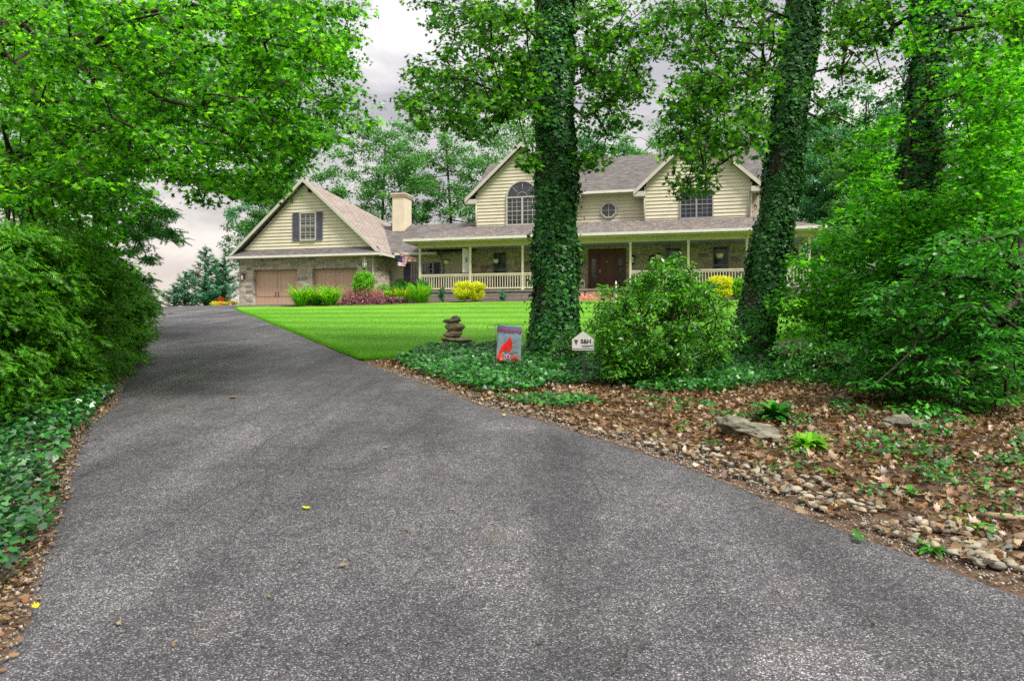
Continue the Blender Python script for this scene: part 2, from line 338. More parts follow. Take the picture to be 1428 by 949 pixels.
def W(px, py, Y): return np.array([(px - CXP) / F0 * Y, Y, EYE + (HZ - py) / F0 * Y])
def inpoly(x, y, P):
    c = np.zeros(np.shape(x), bool); n = len(P)
    for i in range(n):
        x0, y0 = P[i]; x1, y1 = P[(i + 1) % n]
        if y0 == y1: continue
        c ^= ((y0 > y) != (y1 > y)) & (x < (x1 - x0) * (y - y0) / (y1 - y0) + x0)
    return c

# ------------------------------------------------------------------ foliage engine
def fan(pts):
    """star-shaped outline -> vertices with a centre and a triangle fan, slightly cupped"""
    P = [(0, 0.0, .0)] + [(x, y, .10 * (x * x + y * y) - .02) for x, y in pts]
    n = len(pts); return np.array(P, float), np.array([(0, 1 + i, 1 + (i + 1) % n) for i in range(n)])
def _pol(l): return [(r * math.sin(R(a)), r * math.cos(R(a))) for a, r in l]
T_MAPLE = fan(_pol([(0, .62), (22, .26), (52, .56), (80, .24), (118, .40), (180, .16), (-118, .40), (-80, .24), (-52, .56), (-22, .26)]))
T_IVY = fan(_pol([(0, .55), (35, .32), (75, .46), (125, .30), (180, .15), (-125, .30), (-75, .46), (-35, .32)]))
T_OVAL = (np.array([(0, -.5, 0), (.2, -.1, .03), (.15, .28, .02), (0, .52, -.05), (-.15, .28, .02), (-.2, -.1, .03)], float), np.array([(0, 1, 5), (1, 2, 5), (2, 4, 5), (2, 3, 4)]))
T_DIA = (np.array([(0, -.5, 0), (.3, 0, .04), (0, .5, -.05), (-.3, 0, .04)], float), np.array([(0, 1, 2), (0, 2, 3)]))
T_OAK = fan(_pol([(0, .60), (16, .30), (38, .46), (58, .24), (88, .36), (120, .2), (150, .34), (180, .5), (-150, .34), (-120, .2), (-88, .36), (-58, .24), (-38, .46), (-16, .30)]))
def _spray(n=7, w=.045, ang=50, droop=.12):
    V, T = [], []
    def strip(a, b, ww):
        a, b = np.array(a), np.array(b); d = b - a; p = np.array([-d[1], d[0], 0]); p = p / (np.linalg.norm(p) + 1e-9) * ww
        i = len(V); V.extend([a - p, a + p, b]); T.append((i, i + 1, i + 2))
    strip((0, -.5, 0), (0, .5, -droop), w * .7)
    for k in range(n):
        y = -.42 + .85 * k / n; l = .30 * (1 - .55 * k / n) * (1.1 if k else .8)
        for s in (-1, 1):
            strip((0, y, -droop * (y + .5)), (s * l * math.sin(R(ang)), y + l * math.cos(R(ang)), -droop * (y + .5) - .05), w)
    return np.array(V), np.array(T)
T_SPRAY = _spray(); T_FEATHER = _spray(5, .06, 42, .05)
def scatter(name, P, Nn, S, tmpl, mat, parent=None, up=None, smooth=False):
    """one mesh of many small blades: position P, normal Nn, size S; optional direction the tip points to"""
    TV, TT = tmpl; n = len(P)
    if n == 0: return None
    Nn = Nn / (np.linalg.norm(Nn, axis=1, keepdims=True) + 1e-9)
    if up is None: up = rng.normal(size=(n, 3))
    a = np.cross(up, Nn); a /= (np.linalg.norm(a, axis=1, keepdims=True) + 1e-9)      # x axis
    b = np.cross(Nn, a)                                                                # y axis: tip
    V = P[:, None, :] + S[:, None, None] * (TV[None, :, 0:1] * a[:, None, :] + TV[None, :, 1:2] * b[:, None, :] + TV[None, :, 2:3] * Nn[:, None, :])
    k = len(TV); T = (TT[None] + (np.arange(n) * k)[:, None, None]).reshape(-1, 3)
    return np_mesh(name, V.reshape(-1, 3), T, mat, parent, smooth)
def leaves(C, rad, per, flat=.5, size=.1, sj=.3, upw=.9, shell=.5):
    """leaf positions/normals/sizes around cluster centres C (n,3) with radii rad (n,)"""
    n = len(C); idx = np.repeat(np.arange(n), per); m = len(idx)
    d = rng.normal(size=(m, 3)); d /= np.linalg.norm(d, axis=1, keepdims=True)
    r = rng.random(m) ** shell
    P = C[idx] + d * (rad[idx] * r)[:, None] * np.array([1, 1, flat])
    Nn = d * .5 + rng.normal(size=(m, 3)) * .55; Nn[:, 2] += upw
    tip = d.copy(); tip[:, 2] = -.35 + .3 * rng.normal(size=m); tip += rng.normal(size=(m, 3)) * .35
    S = size * (1 + sj * rng.normal(size=m)); S = np.clip(S, size * .45, size * 1.8)
    return P, Nn, S, tip
def polyc(poly, Y, n, jit=0.0):
    """n cluster centres whose sight lines fall in a picture polygon, spread over real depths Y=(near, far) or a function"""
    P = np.array(poly, float); x0, y0 = P.min(0); x1, y1 = P.max(0); out = []
    while len(out) < n:
        x = rng.uniform(x0, x1, 4 * n); y = rng.uniform(y0, y1, 4 * n); k = inpoly(x, y, poly)
        out += list(zip(x[k], y[k]))
    out = np.array(out[:n]); yy = Y(out[:, 0], out[:, 1]) if callable(Y) else rng.uniform(Y[0], Y[1], n)
    return np.stack([(out[:, 0] - CXP) / F0 * yy, yy, EYE + (HZ - out[:, 1]) / F0 * yy], 1)
def volc(c, r, n, shell=.45):
    d = rng.normal(size=(n, 3)); d /= np.linalg.norm(d, axis=1, keepdims=True)
    return np.array(c) + d * np.array(r) * (rng.random(n) ** shell)[:, None]
def skeleton(trunk, C, step=.6, k=.011, rmin=.005, rmax=.12, sag=.15, lift=0.0):
    """grow limbs from the trunk polyline to every cluster: each joins the nearest wood already grown"""
    nodes = [np.array(p, float) for p in trunk]; par = [-1] + list(range(len(trunk) - 1)); nt = len(nodes)
    T = np.array(trunk)
    order = np.argsort(np.min(np.linalg.norm(C[:, None] - T[None], axis=2), axis=1))
    A = np.array(nodes); tips = []; root = np.array(trunk[0]); D = np.linalg.norm(A - T[np.argmin(np.abs(A[:, 2:3] - T[:, 2]), axis=1)], axis=1) * 0
    dist = list(np.zeros(nt)); 
    for i in order:
        c = C[i]; A = np.array(nodes); d = np.linalg.norm(A - c, axis=1) + .35 * np.array(dist) + .8 * np.maximum(0, A[:, 2] - c[2] - 1.5) * 0
        j = int(np.argmin(d)); p = nodes[j]; L0 = np.linalg.norm(c - p)
        if L0 < .05: continue
        m = max(1, int(L0 / step)); prev = j; off = rng.normal(size=3) * L0 * .07
        for s in range(1, m + 1):
            t = s / m; q = p * (1 - t) + c * t + off * math.sin(math.pi * t) + np.array([0, 0, math.sin(math.pi * t) * L0 * sag])
            nodes.append(q); par.append(prev); dist.append(dist[prev] + L0 / m); prev = len(nodes) - 1
        tips.append(prev)
    cnt = np.zeros(len(nodes))
    for t in tips: cnt[t] += 1
    for i in range(len(nodes) - 1, nt - 1, -1): cnt[par[i]] += cnt[i]
    rad = np.clip(k * np.sqrt(cnt), rmin, rmax)
    a = np.array([nodes[par[i]] for i in range(nt, len(nodes))]); b = np.array(nodes[nt:])
    ra = np.array([rad[par[i]] if par[i] >= nt else rad[i] * 1.15 for i in range(nt, len(nodes))]); rb = rad[nt:]
    return a, b, ra, rb
def limb_mesh(name, a, b, ra, rb, mat, parent, n=5):
    if len(a) == 0: return None
    d = b - a; d /= (np.linalg.norm(d, axis=1, keepdims=True) + 1e-9)
    h = np.where(np.abs(d[:, 2:3]) > .9, np.array([[1., 0, 0]]), np.array([[0, 0, 1.]]))
    u = np.cross(d, h); u /= np.linalg.norm(u, axis=1, keepdims=True); w = np.cross(d, u)
    an = 2 * math.pi * np.arange(n) / n; ring = np.cos(an)[None, :, None] * u[:, None] + np.sin(an)[None, :, None] * w[:, None]
    V = np.concatenate([a[:, None] + ring * ra[:, None, None], (b + d * .01)[:, None] + ring * rb[:, None, None]], 1)
    q = np.array([(k, (k + 1) % n, n + (k + 1) % n, n + k) for k in range(n)])
    F = (q[None] + (np.arange(len(a)) * 2 * n)[:, None, None]).reshape(-1, 4)
    return np_mesh(name, V.reshape(-1, 3), F, mat, parent, True)
def trunk_mesh(name, P, r, mat, parent, n=20, amp=.06):
    mb = MB(); P = [Vector(p) for p in P]; steps = []
    for i in range(len(P) - 1):
        m = max(2, int((P[i + 1] - P[i]).length / .25))
        for s in range(m): steps.append((P[i].lerp(P[i + 1], s / m), r[i] + (r[i + 1] - r[i]) * s / m))
    steps.append((P[-1], r[-1])); v = []
    for c, rr in steps:
        for k in range(n):
            a = 2 * math.pi * k / n; q = 1 + amp * noise.noise(Vector((math.cos(a) * 1.3, math.sin(a) * 1.3, c.z * .6))) * 2
            v.append((c.x + rr * q * math.cos(a), c.y + rr * q * math.sin(a), c.z))
    f = [(i*n+k, i*n+(k+1) % n, (i+1)*n+(k+1) % n, (i+1)*n+k) for i in range(len(steps)-1) for k in range(n)]
    f.append(tuple((len(steps)-1)*n + k for k in range(n)))
    mb.add(v, f, 0, True); return mb.build(name, mat, parent)
def ivy_on(P, r, n, size, parent, z0=None, z1=None, th=.09, name='ivy'):
    P = np.array(P); z = P[:, 2]; lo = z0 if z0 is not None else z[0]; hi = z1 if z1 is not None else z[-1]
    t = rng.uniform(lo, hi, n); a = rng.uniform(0, 2 * math.pi, n)
    cx = np.interp(t, z, P[:, 0]); cy = np.interp(t, z, P[:, 1]); rr = np.interp(t, z, np.array(r))
    lump = np.array([noise.noise(Vector((math.cos(x) * 1.6, math.sin(x) * 1.6, y * 1.1))) for x, y in zip(a, t)])
    off = th * (.35 + np.clip(lump + .35, 0, 1.2)) * rng.random(n) ** .6 * 1.05
    rad = rr + off + .05 * np.clip(lump, -.5, 1)
    pos = np.stack([cx + rad * np.cos(a), cy + rad * np.sin(a), t], 1)
    nn = np.stack([np.cos(a), np.sin(a), .35 + 0 * a], 1) + rng.normal(size=(n, 3)) * .38
    tip = np.stack([rng.normal(size=n) * .4, rng.normal(size=n) * .4, -np.ones(n)], 1)
    m_ = n // 14; sh_ = rng.choice(n, m_, replace=False); pos[sh_] += np.stack([np.cos(a[sh_]), np.sin(a[sh_]), 0 * a[sh_] - .2], 1) * (rng.random(m_) ** 2 * .22)[:, None]
    return scatter(name, pos, nn, size * np.clip(rng.lognormal(0, .3, n), .5, 1.8), T_IVY, M['ivy'], parent, tip)
# ------------------------------------------------------------------ ground, driveway, lawn
def grid_mesh(name, X, Y, Z, mat, smooth=True):
    r, c = X.shape; V = np.stack([X, Y, Z], 2).reshape(-1, 3)
    i = np.arange((r - 1) * c).reshape(r - 1, c)[:, :-1].ravel()
    F = np.stack([i, i + 1, i + c + 1, i + c], 1)
    return np_mesh(name, V, F, mat, None, smooth)
xs = np.concatenate([[-1500, -700, -300, -150, -90, -60], np.arange(-45, 45.1, .75), [60, 90, 150, 300, 700, 1500]])
ys = np.concatenate([[-1500, -600, -200, -80, -30], np.arange(-12, 64.1, .75), [70, 80, 95, 120, 170, 260, 500, 1000, 2500]])
GX, GY = np.meshgrid(xs, ys); GZ = gz(GX, GY) - .012
tag(grid_mesh('ground', GX, GY, GZ, M['ground']), kind='structure')

Rp = [(1428, 815), (1303, 780.6), (1214, 747), (1125.6, 714), (1037, 674), (993, 659), (860, 614.6), (802, 599), (767, 586), (691, 569), (616, 541), (540, 516), (520, 507), (470, 488), (430, 471), (390, 455), (360, 443), (338, 435), (327, 430)]
Lp = [(6, 898), (35, 805), (64, 724), (110, 597), (150, 568), (172, 525), (191, 492.6), (205, 462), (216, 442), (222, 431)]
Rw = np.array([G(*p) for p in Rp]); Lw = np.array([G(*p) for p in Lp])
def edge(Wd, ext_near, ext_far):
    P = np.vstack([[ext_near], Wd[:, :2], ext_far]); o = np.argsort(P[:, 1]); P = P[o]
    g = np.arange(-8, 48.01, .2); e = np.interp(g, P[:, 1], P[:, 0]); k = np.hanning(9); k /= k.sum()
    return g, np.convolve(np.pad(e, 4, mode='edge'), k, 'valid')
rg, re_ = edge(Rw, (6.0, -8), [[-16.2, 42], [-14.0, 44], [-13, 48]])
lg, le_ = edge(Lw, (.8, -8), [[Lw[-1, 0] - 1.5, 42], [-26, 48]])
def RX(y): return np.interp(y, rg, re_)
def LX(y): return np.interp(y, lg, le_)
print('edges', Rw[:3], Rw[-1], Lw[0], Lw[-1])
yy = np.concatenate([np.arange(-8, 12, .12), np.arange(12, 48, .3)]); tt = np.linspace(0, 1, 33)
jl = np.array([noise.noise(Vector((0, y * 1.9, 3))) * .07 + noise.noise(Vector((0, y * 6, 9))) * .03 for y in yy])
jr = np.array([noise.noise(Vector((5, y * 1.7, 3))) * .06 + noise.noise(Vector((5, y * 6, 9))) * .03 for y in yy])
DL = LX(yy) + jl; DR = RX(yy) + jr
DX = DL[:, None] * (1 - tt) + DR[:, None] * tt; DY = np.repeat(yy[:, None], 33, 1)
DZ = gz(DX, DY) + .03 * (1 - (2 * tt - 1) ** 8)[None]; DZ[:, 0] -= .03; DZ[:, -1] -= .03
tag(grid_mesh('driveway', DX, DY, DZ, M['asphalt']), kind='structure')
HOUSE = (-12.2, 41.0, 2.85); HT = R(-14.3); hc, hs = math.cos(-HT), math.sin(-HT)
def H(u, v, w=0.0): return (HOUSE[0] + hc * u + hs * v, HOUSE[1] - hs * u + hc * v, HOUSE[2] + w)
# paved apron in front of the garage
au, av = np.meshgrid(np.linspace(-13, 4.6, 24), np.linspace(-3.4, .4, 8)); ap = np.array([H(a, b) for a, b in zip(au.ravel(), av.ravel())])
AX, AY = ap[:, 0].reshape(au.shape), ap[:, 1].reshape(au.shape)
tag(grid_mesh('garage_apron', AX, AY, gz(AX, AY) + .04, M['asphalt']), kind='structure')

# lawn: from the bed to the house
bed = [(-3.2, 14.1), (-1.6, 14.9), (-.6, 15.4), (1.0, 15.6), (3.2, 14.8), (5.5, 15.2), (8, 17), (12, 20), (20, 24), (30, 26)]
bx, by = [a for a, b in bed], [b for a, b in bed]
nc, nr = 90, 90; t = np.linspace(0, 1, nc) ** 1.4; s_ = np.linspace(0, 1, nr)
LXg = np.zeros((nr, nc)); LYg = np.zeros((nr, nc))
for j in range(nc):
    xn = -2.75 + (28 + 2.75) * t[j]; y0 = np.interp(xn, bx, by)
    pf = H(*((-4.4 + 4.8 * (t[j] / .25), -3.3) if t[j] < .25 else (.4 + 27 * (t[j] - .25) / .75 * 1.1, -3.3 + min(1, (t[j] - .25) / .12) * 2.9)))
    for i in range(nr):
        y = y0 + (pf[1] - y0) * s_[i]
        LYg[i, j] = y
        xl = RX(y) + .02; xf = pf[0]; k = t[j]
        LXg[i, j] = xl + (xn - (-2.75)) * (1 - s_[i]) * 1.0 + (xf - H(-4.4, -3.3)[0]) * s_[i] if k > 0 else xl
e_ = np.array([noise.noise(Vector((q * 9, 0, 1))) * .06 for q in s_]); LXg[:, 0] += e_
LZg = gz(LXg, LYg) + .035; LZg[:, 0] -= .045; LZg[0, :] -= .045
tag(grid_mesh('lawn', LXg, LYg, LZg, M['lawn']), kind='structure')
# grass blades standing on the nearer half of the lawn and along its edges
def lawn_pts(n, smax, smin=0.0, tmax=1.0, tp=1.0):
    a = smin + (smax - smin) * rng.random(n) ** 1.6; b = tmax * rng.random(n) ** tp
    i = np.clip(a * (nr - 1), 0, nr - 1.001); j = np.clip(b * (nc - 1), 0, nc - 1.001); i0, j0 = i.astype(int), j.astype(int); fi, fj = i - i0, j - j0
    f = lambda A: (A[i0, j0] * (1 - fi) * (1 - fj) + A[i0 + 1, j0] * fi * (1 - fj) + A[i0, j0 + 1] * (1 - fi) * fj + A[i0 + 1, j0 + 1] * fi * fj)
    return f(LXg), f(LYg)
T_BLADE = (np.array([(-.13, 0, 0), (.13, 0, 0), (.0, 1, .25)], float), np.array([(0, 1, 2)]))
x1, y1 = lawn_pts(110000, .8, 0, .8); x2, y2 = lawn_pts(14000, 1, 0, .012); x3, y3 = lawn_pts(9000, .012, 0, .6)
X, Y = np.concatenate([x1, x2 - .03 - .07 * rng.random(len(x2)) ** 3, x3]), np.concatenate([y1, y2, y3 - .04]); n = len(X)
P = np.stack([X, Y, gz(X, Y) + .02], 1); Nn = rng.normal(size=(n, 3)); Nn[:, 2] = .1; up = rng.normal(size=(n, 3)) * .35; up[:, 2] = 1
tag(scatter('grass', P, Nn, rng.uniform(.03, .06, n), T_BLADE, M['blade'], None, up), 'short bright green mown grass of the front lawn', 'grass', kind='stuff')

# planting bed soil sheets (house front) and the roadside bed
def sheet(name, poly, mat, h, n=28):
    P = np.array(poly); c = P.mean(0); rings = [c + (P - c) * k for k in np.linspace(0.02, 1, 8)]
    V = np.concatenate([np.c_[q, gz(q[:, 0], q[:, 1]) + h * (1 if i < 7 else -.6)] for i, q in enumerate(rings)]); m = len(P)
    F = [(i * m + k, i * m + (k + 1) % m, (i + 1) * m + (k + 1) % m, (i + 1) * m + k) for i in range(7) for k in range(m)]
    return np_mesh(name, V, np.array(F), mat, None, True)
tag(sheet('garden_bed', [H(u, v)[:2] for u, v in [(-1.2, -3.9), (1.5, -4.3), (4, -4.2), (7.5, -3.4), (9, -2), (15, -1.4), (16.2, -1.3), (16.2, .3), (9, .5), (6.4, 1.9), (4.6, 1.9), (3.9, -1.2), (1, -2.3), (-1.2, -2.8)]], M['soil'], .06), kind='structure')
tag(sheet('garden_bed', [H(u, v)[:2] for u, v in [(19, -1.3), (24, -1.6), (29, -1.4), (29.4, .3), (24, .3), (19, .3)]], M['soil'], .06), kind='structure')

# ------------------------------------------------------------------ the house
house = empty('house', HOUSE, HT); tag(house, 'long two-storey house of cream siding and fieldstone with wraparound porch and attached garage', 'house')
def part(mb, name, mat, parent=house, label=None):
    o = mb.build(name, M[mat] if isinstance(mat, str) else [M[x] for x in mat], parent)
    if label: o['label'] = label
    return o
def siding(mb, ul, ur, w0, w1, v, expo=.2, ends=None):
    """lap boards; ul(w), ur(w) give the ends of a board at height w"""
    w = w0
    while w < w1 - 1e-3:
        t = min(w + expo, w1); a0, b0, a1, b1 = ul(w), ur(w), ul(t), ur(t)
        if b1 - a1 < .02: b1 = a1 + .02
        mb.add([(a0, v - .045, w), (b0, v - .045, w), (b1, v - .004, t), (a1, v - .004, t), (a0, v, w), (b0, v, w)], [(0, 1, 2, 3), (4, 5, 1, 0)])
        w = t
# --- garage
S0, S1 = -4.85, 4.3
mb = MB()
for a, b in ((S0, -3.85), (-.80, .20), (3.12, S1)): mb.box(a, b, 0, .45, -.3, 2.95)
mb.box(-3.85, -.80, 0, .45, 2.14, 2.95); mb.box(.20, 3.12, 0, .45, 2.14, 2.95)
mb.box(S0, S0 + .4, .45, 9, -.3, 2.9); mb.box(S1 - .4, S1, .45, 9, -.3, 2.9); mb.box(S0, S1, 9, 9.3, -.3, 2.9)
part(mb, 'garage_wall', 'stone')
for a, b in ((-3.85, -.80), (.20, 3.12)):
    mb = MB(); mb.box(a, b, .30, .36, -.05, 2.14)
    mid = (a + b) / 2
    for x in (mid - .02,): mb.box(x, x + .012, .287, .31, 0, 2.12)
    for w in (.48,): mb.box(a + .03, b - .03, .287, .31, w, w + .02)
    for x0, x1 in ((a + .05, mid - .08), (mid + .04, b - .05)):
        mb.box(x0, x0 + .12, .278, .31, .52, 2.05); mb.box(x1 - .12, x1, .278, .31, .52, 2.05); mb.box(x0 + .123, x1 - .123, .278, .31, 1.93, 2.05); mb.box(x0 + .123, x1 - .123, .278, .31, .52, .62)
    d = part(mb, 'garage_door', 'garagedoor')
    for x in (mid - .13, mid + .08):
        h = MB(); h.tube([(x, .27, .52), (x, .235, .56), (x, .235, .70), (x, .27, .74)], .014, 6); h.box(x - .025, x + .025, .265, .278, .49, .56); h.box(x - .025, x + .025, .265, .278, .70, .77); part(h, 'door_handle', 'darkmetal', d)
# gable siding and its triangle
AX_, AW = -.2, 7.35
def gl(w): return AX_ - (AW - w) / .93
def gr(w): return AX_ + (AW - w) / .93
mb = MB(); siding(mb, lambda w: max(gl(w), -4.75), lambda w: min(gr(w), 4.2), 3.36, 7.2, .0); mb.extr([(-4.7, 2.9), (4.15, 2.9), (4.15, 3.2), (AX_, 7.3), (-4.7, 3.2)], .004, .25)
part(mb, 'gable_siding', 'siding')
# pent roof over the doors with fascia
mb = MB(); mb.add([(-5.35, -.55, 2.92), (4.85, -.55, 2.92), (4.45, .03, 3.40), (-4.95, .03, 3.40)], [(0, 1, 2, 3)])
mb.add([(4.85, -.55, 2.92), (4.85, -.3, 2.92), (4.45, .03, 3.40)], [(0, 1, 2)]); mb.add([(-5.35, -.55, 2.92), (-4.95, .03, 3.40), (-5.35, -.3, 2.92)], [(0, 1, 2)])
part(mb, 'pent_roof', 'shingle')
mb = MB(); mb.box(-5.38, 4.88, -.62, -.54, 2.80, 2.93); part(mb, 'gutter', 'gutter')
mb = MB(); mb.box(-5.3, 4.8, -.54, .0, 2.80, 2.86); part(mb, 'soffit', 'beam')
# main garage roof: ridge then hipped back; slopes have thickness
ER, EL = 4.8, -5.3; WE = 2.93; RB = 4.6; KP = (1.44, 8.0, 6.0)
rs = [(AX_, -.38, AW + .17), (ER + .05, -.38, WE), (ER + .05, 9.8, WE), (AX_, RB, AW + .17)]
mb = MB(); mb.slab([rs[0], rs[1], rs[2], KP], .12); part(mb, 'garage_roof', 'shinglelit')  # right slope only: its sunlight is put into the shingle colour
mb = MB(); mb.slab([(AX_, -.38, AW + .17), (EL - .05, 9.8, WE), (EL - .05, -.38, WE)], .12); mb.slab([(AX_, -.375, AW + .165), KP, (EL, 9.8, WE)], .1); mb.slab([KP, (ER, 9.83, WE), (EL, 9.83, WE)], .12); part(mb, 'garage_roof', 'shingle')
for sx, xe in ((1, ER + .07), (-1, EL - .07)):
    mb = MB(); a = [(AX_, AW + .19), (xe, WE + .02), (xe, WE - .20), (AX_, AW - .05)]
    mb.extr(a if sx > 0 else a[::-1], -.44, -.385); part(mb, 'bargeboard', 'trim')
mb = MB(); mb.box(ER + .02, ER + .12, -.38, 3.4, 2.80, 2.93); part(mb, 'gutter', 'gutter')
mb = MB(); mb.tube([(4.2, -.05, 2.8), (4.2, -.05, .1)], .04, 8); part(mb, 'downspout', 'gutter')

def window(u0, u1, w0, w1, v, cols=2, rows=2, sash=1, fm='frame', muntin=(2, 3), depth=.07, name='window', lower=True):
    mb = MB(); fw = .07
    mb.box(u0 - fw, u0, v - depth, v + .02, w0 - fw, w1 + fw); mb.box(u1, u1 + fw, v - depth, v + .02, w0 - fw, w1 + fw)
    mb.box(u0, u1, v - depth, v + .02, w1, w1 + fw); mb.box(u0 - .03, u1 + .03, v - depth - .025, v + .018, w0 - fw - .03, w0)
    n = sash; cw = (u1 - u0) / n
    for k in range(n):
        a, b = u0 + k * cw, u0 + (k + 1) * cw
        if k: mb.box(a - .045, a + .045, v - depth + .004, v + .01, w0, w1)
        a += .045 if k else 0; b -= .045 if k < n - 1 else 0
        if lower: wm = (w0 + w1) / 2; mb.box(a, b, v - .052, v + .008, wm - .022, wm + .022)
        for i in range(1, muntin[0] + 1): x = a + (b - a) * i / (muntin[0] + 1); mb.box(x - .009, x + .009, v - .046, v - .012, w0, w1)
        for i in range(1, 2 * muntin[1]):
            if i == muntin[1] and lower: continue
            y = w0 + (w1 - w0) * i / (2 * muntin[1]); mb.box(a, b, v - .043, v - .014, y - .009, y + .009)
    f = part(mb, name, fm)
    g = MB(); g.box(u0, u1, v - .012, v + .006, w0, w1); part(g, 'pane', 'glass', f)
    return f
def shutter(u0, u1, w0, w1, v):
    mb = MB(); mb.box(u0, u0 + .05, v - .05, v, w0, w1); mb.box(u1 - .05, u1, v - .05, v, w0, w1)
    wm = w0 + (w1 - w0) * .42
    for y in (w0, wm, w1 - .07): mb.box(u0 + .05, u1 - .05, v - .05, v, y, y + .07)
    y = w0 + .08
    while y < w1 - .09:
        if not (wm - .04 < y < wm + .08): mb.add([(u0 + .05, v - .045, y), (u1 - .05, v - .045, y), (u1 - .05, v - .01, y + .05), (u0 + .05, v - .01, y + .05)], [(0, 1, 2, 3)])
        y += .06
    mb.box(u0 + .04, u1 - .04, v - .008, v - .002, w0 + .02, w1 - .02); part(mb, 'shutter', 'shutter')
window(-.53, .42, 3.9, 5.45, -.03, sash=1, muntin=(2, 2), fm='framelight'); shutter(-1.08, -.64, 3.84, 5.52, -.04); shutter(.53, .92, 3.84, 5.52, -.04)
mb = MB(); mb.box(-.02, .16, -.14, -.02, 6.72, 7.0); mb.lathe([(0, -.1), (.07, -.08), (.09, 0), (.06, .1), (0, .13)], (.07, -.16, 6.85), 8); part(mb, 'gable_lamp', 'twig')
def wall_lantern(u, v, w, s=1.0):
    mb = MB(); mb.box(u - .05 * s, u + .05 * s, v - .03, v, w - .14 * s, w + .14 * s); mb.tube([(u, v - .03, w + .05 * s), (u, v - .14 * s, w + .16 * s), (u, v - .17 * s, w + .10 * s)], .014, 6)
    mb.lathe([(0, .14 * s), (.03 * s, .11 * s), (.11 * s, .04 * s), (.11 * s, .02 * s)], (u, v - .17 * s, w + .05 * s), 8)
    for k in range(4): a = R(45 + 90 * k); mb.tube([(u + .09 * s * math.cos(a), v - .17 * s + .09 * s * math.sin(a), w + .06 * s), (u + .06 * s * math.cos(a), v - .17 * s + .06 * s * math.sin(a), w - .2 * s)], .01, 4)
    mb.lathe([(.07 * s, -.19 * s), (.06 * s, -.23 * s), (0, -.27 * s)], (u, v - .17 * s, w), 8)
    f = part(mb, 'wall_lantern', 'darkmetal'); g = MB(); g.lathe([(.075 * s, .06 * s), (.05 * s, -.19 * s)], (u, v - .17 * s, w), 8); part(g, 'lantern_glass', 'lampglass', f)
wall_lantern(-4.5, 0, 1.75, 1.15)
# --- link wing
mb = MB(); mb.box(4.3, 9.4, 2.3, 2.6, -.3, 3.25); part(mb, 'link_wall', 'stucco')
def lw(v): return 3.12 + .52 * (v - 1.5)
mb = MB(); mb.slab([(2.2, 1.45, lw(1.45)), (9.9, 1.45, lw(1.45)), (11.2, 6.0, lw(6.0)), (-.3, 6.0, lw(6.0))], .1); mb.slab([(-.3, 6.02, lw(6)), (11.2, 6.02, lw(6)), (11.2, 10.5, 3.1), (-.3, 10.5, 3.1)], .1)
part(mb, 'link_roof', 'shingle')
mb = MB(); mb.box(4.92, 7.6, 1.37, 1.45, 2.96, 3.10); part(mb, 'gutter', 'gutter')
mb = MB(); mb.box(4.7, 7.6, 1.45, 2.3, 2.93, 2.98); part(mb, 'soffit', 'beam')
window(5.68, 7.02, 1.05, 2.52, 2.3, sash=2, muntin=(2, 2), fm='framelight'); shutter(5.14, 5.58, 1.0, 2.56, 2.29); shutter(7.12, 7.52, 1.0, 2.56, 2.29)
mb = MB(); mb.tube([(7.6, 1.6, 2.95), (7.72, 2.1, 2.7), (7.72, 2.24, 2.6), (7.72, 2.24, 0)], .045, 8); part(mb, 'downspout', 'frame')
# chimney
ch = MB(); ch.box(3.15, 3.98, 5.0, 6.25, 4.0, 7.22); cho = part(ch, 'chimney', 'chimney')
c2 = MB(); c2.box(3.09, 4.04, 4.94, 6.31, 7.22, 7.34); c2.box(3.05, 4.08, 4.90, 6.35, 7.34, 7.46); c2.box(3.25, 3.88, 5.1, 6.15, 7.46, 7.50); part(c2, 'chimney_cap', 'pinkwall', cho)
# --- main block
mb = MB()
holes = [(10.75, 11.62), (13.9, 14.77), (16.5, 18.66), (20.84, 21.72), (23.38, 24.26)]
u = 9.4
for a, b in holes:
    mb.box(u, a, 2.5, 2.8, -.3, 4.0); mb.box(a, b, 2.5, 2.8, 3.12 if b - a < 2 else 3.12, 4.0)
    if b - a < 2: mb.box(a, b, 2.5, 2.8, -.3, .98)
    u = b
mb.box(u, 25.4, 2.5, 2.8, -.3, 4.0); mb.box(25.1, 25.4, 2.8, 11, -.3, 4.4); mb.box(9.4, 9.7, 2.8, 11, -.3, 4.4)
part(mb, 'wall', 'stoneporch')
for a, b in holes:
    if b - a < 2: window(a + .07, b - .07, 1.05, 3.05, 2.62, sash=1, muntin=(2, 2), fm='frame')
# front door with sidelights
mb = MB(); mb.box(16.5, 16.6, 2.45, 2.6, .74, 3.10); mb.box(18.56, 18.66, 2.45, 2.6, .74, 3.10); mb.box(16.6, 18.56, 2.45, 2.6, 2.86, 3.10)
for a in (17.02, 18.06): mb.box(a, a + .08, 2.46, 2.6, .74, 2.86)
for a, b in ((16.6, 17.02), (18.14, 18.56)): mb.box(a, b, 2.50, 2.58, .74, 1.0); mb.box(a, b, 2.50, 2.58, 2.55, 2.86); mb.box(a, a + .09, 2.50, 2.58, 1.0, 2.55); mb.box(b - .09, b, 2.50, 2.58, 1.0, 2.55)
fr = part(mb, 'door_frame', 'doorwood')
for a, b in ((16.69, 16.93), (18.23, 18.47)): g = MB(); g.box(a, b, 2.53, 2.55, 1.0, 2.55); part(g, 'sidelight', 'glass', fr)
mb = MB(); mb.box(17.10, 18.06, 2.55, 2.60, .76, 2.86)
for a, b in ((17.19, 17.53), (17.63, 17.97)):
    for c, d in ((.95, 1.6), (1.75, 2.72)): mb.box(a, b, 2.535, 2.56, c, d); mb.box(a + .06, b - .06, 2.52, 2.54, c + .06, d - .06)
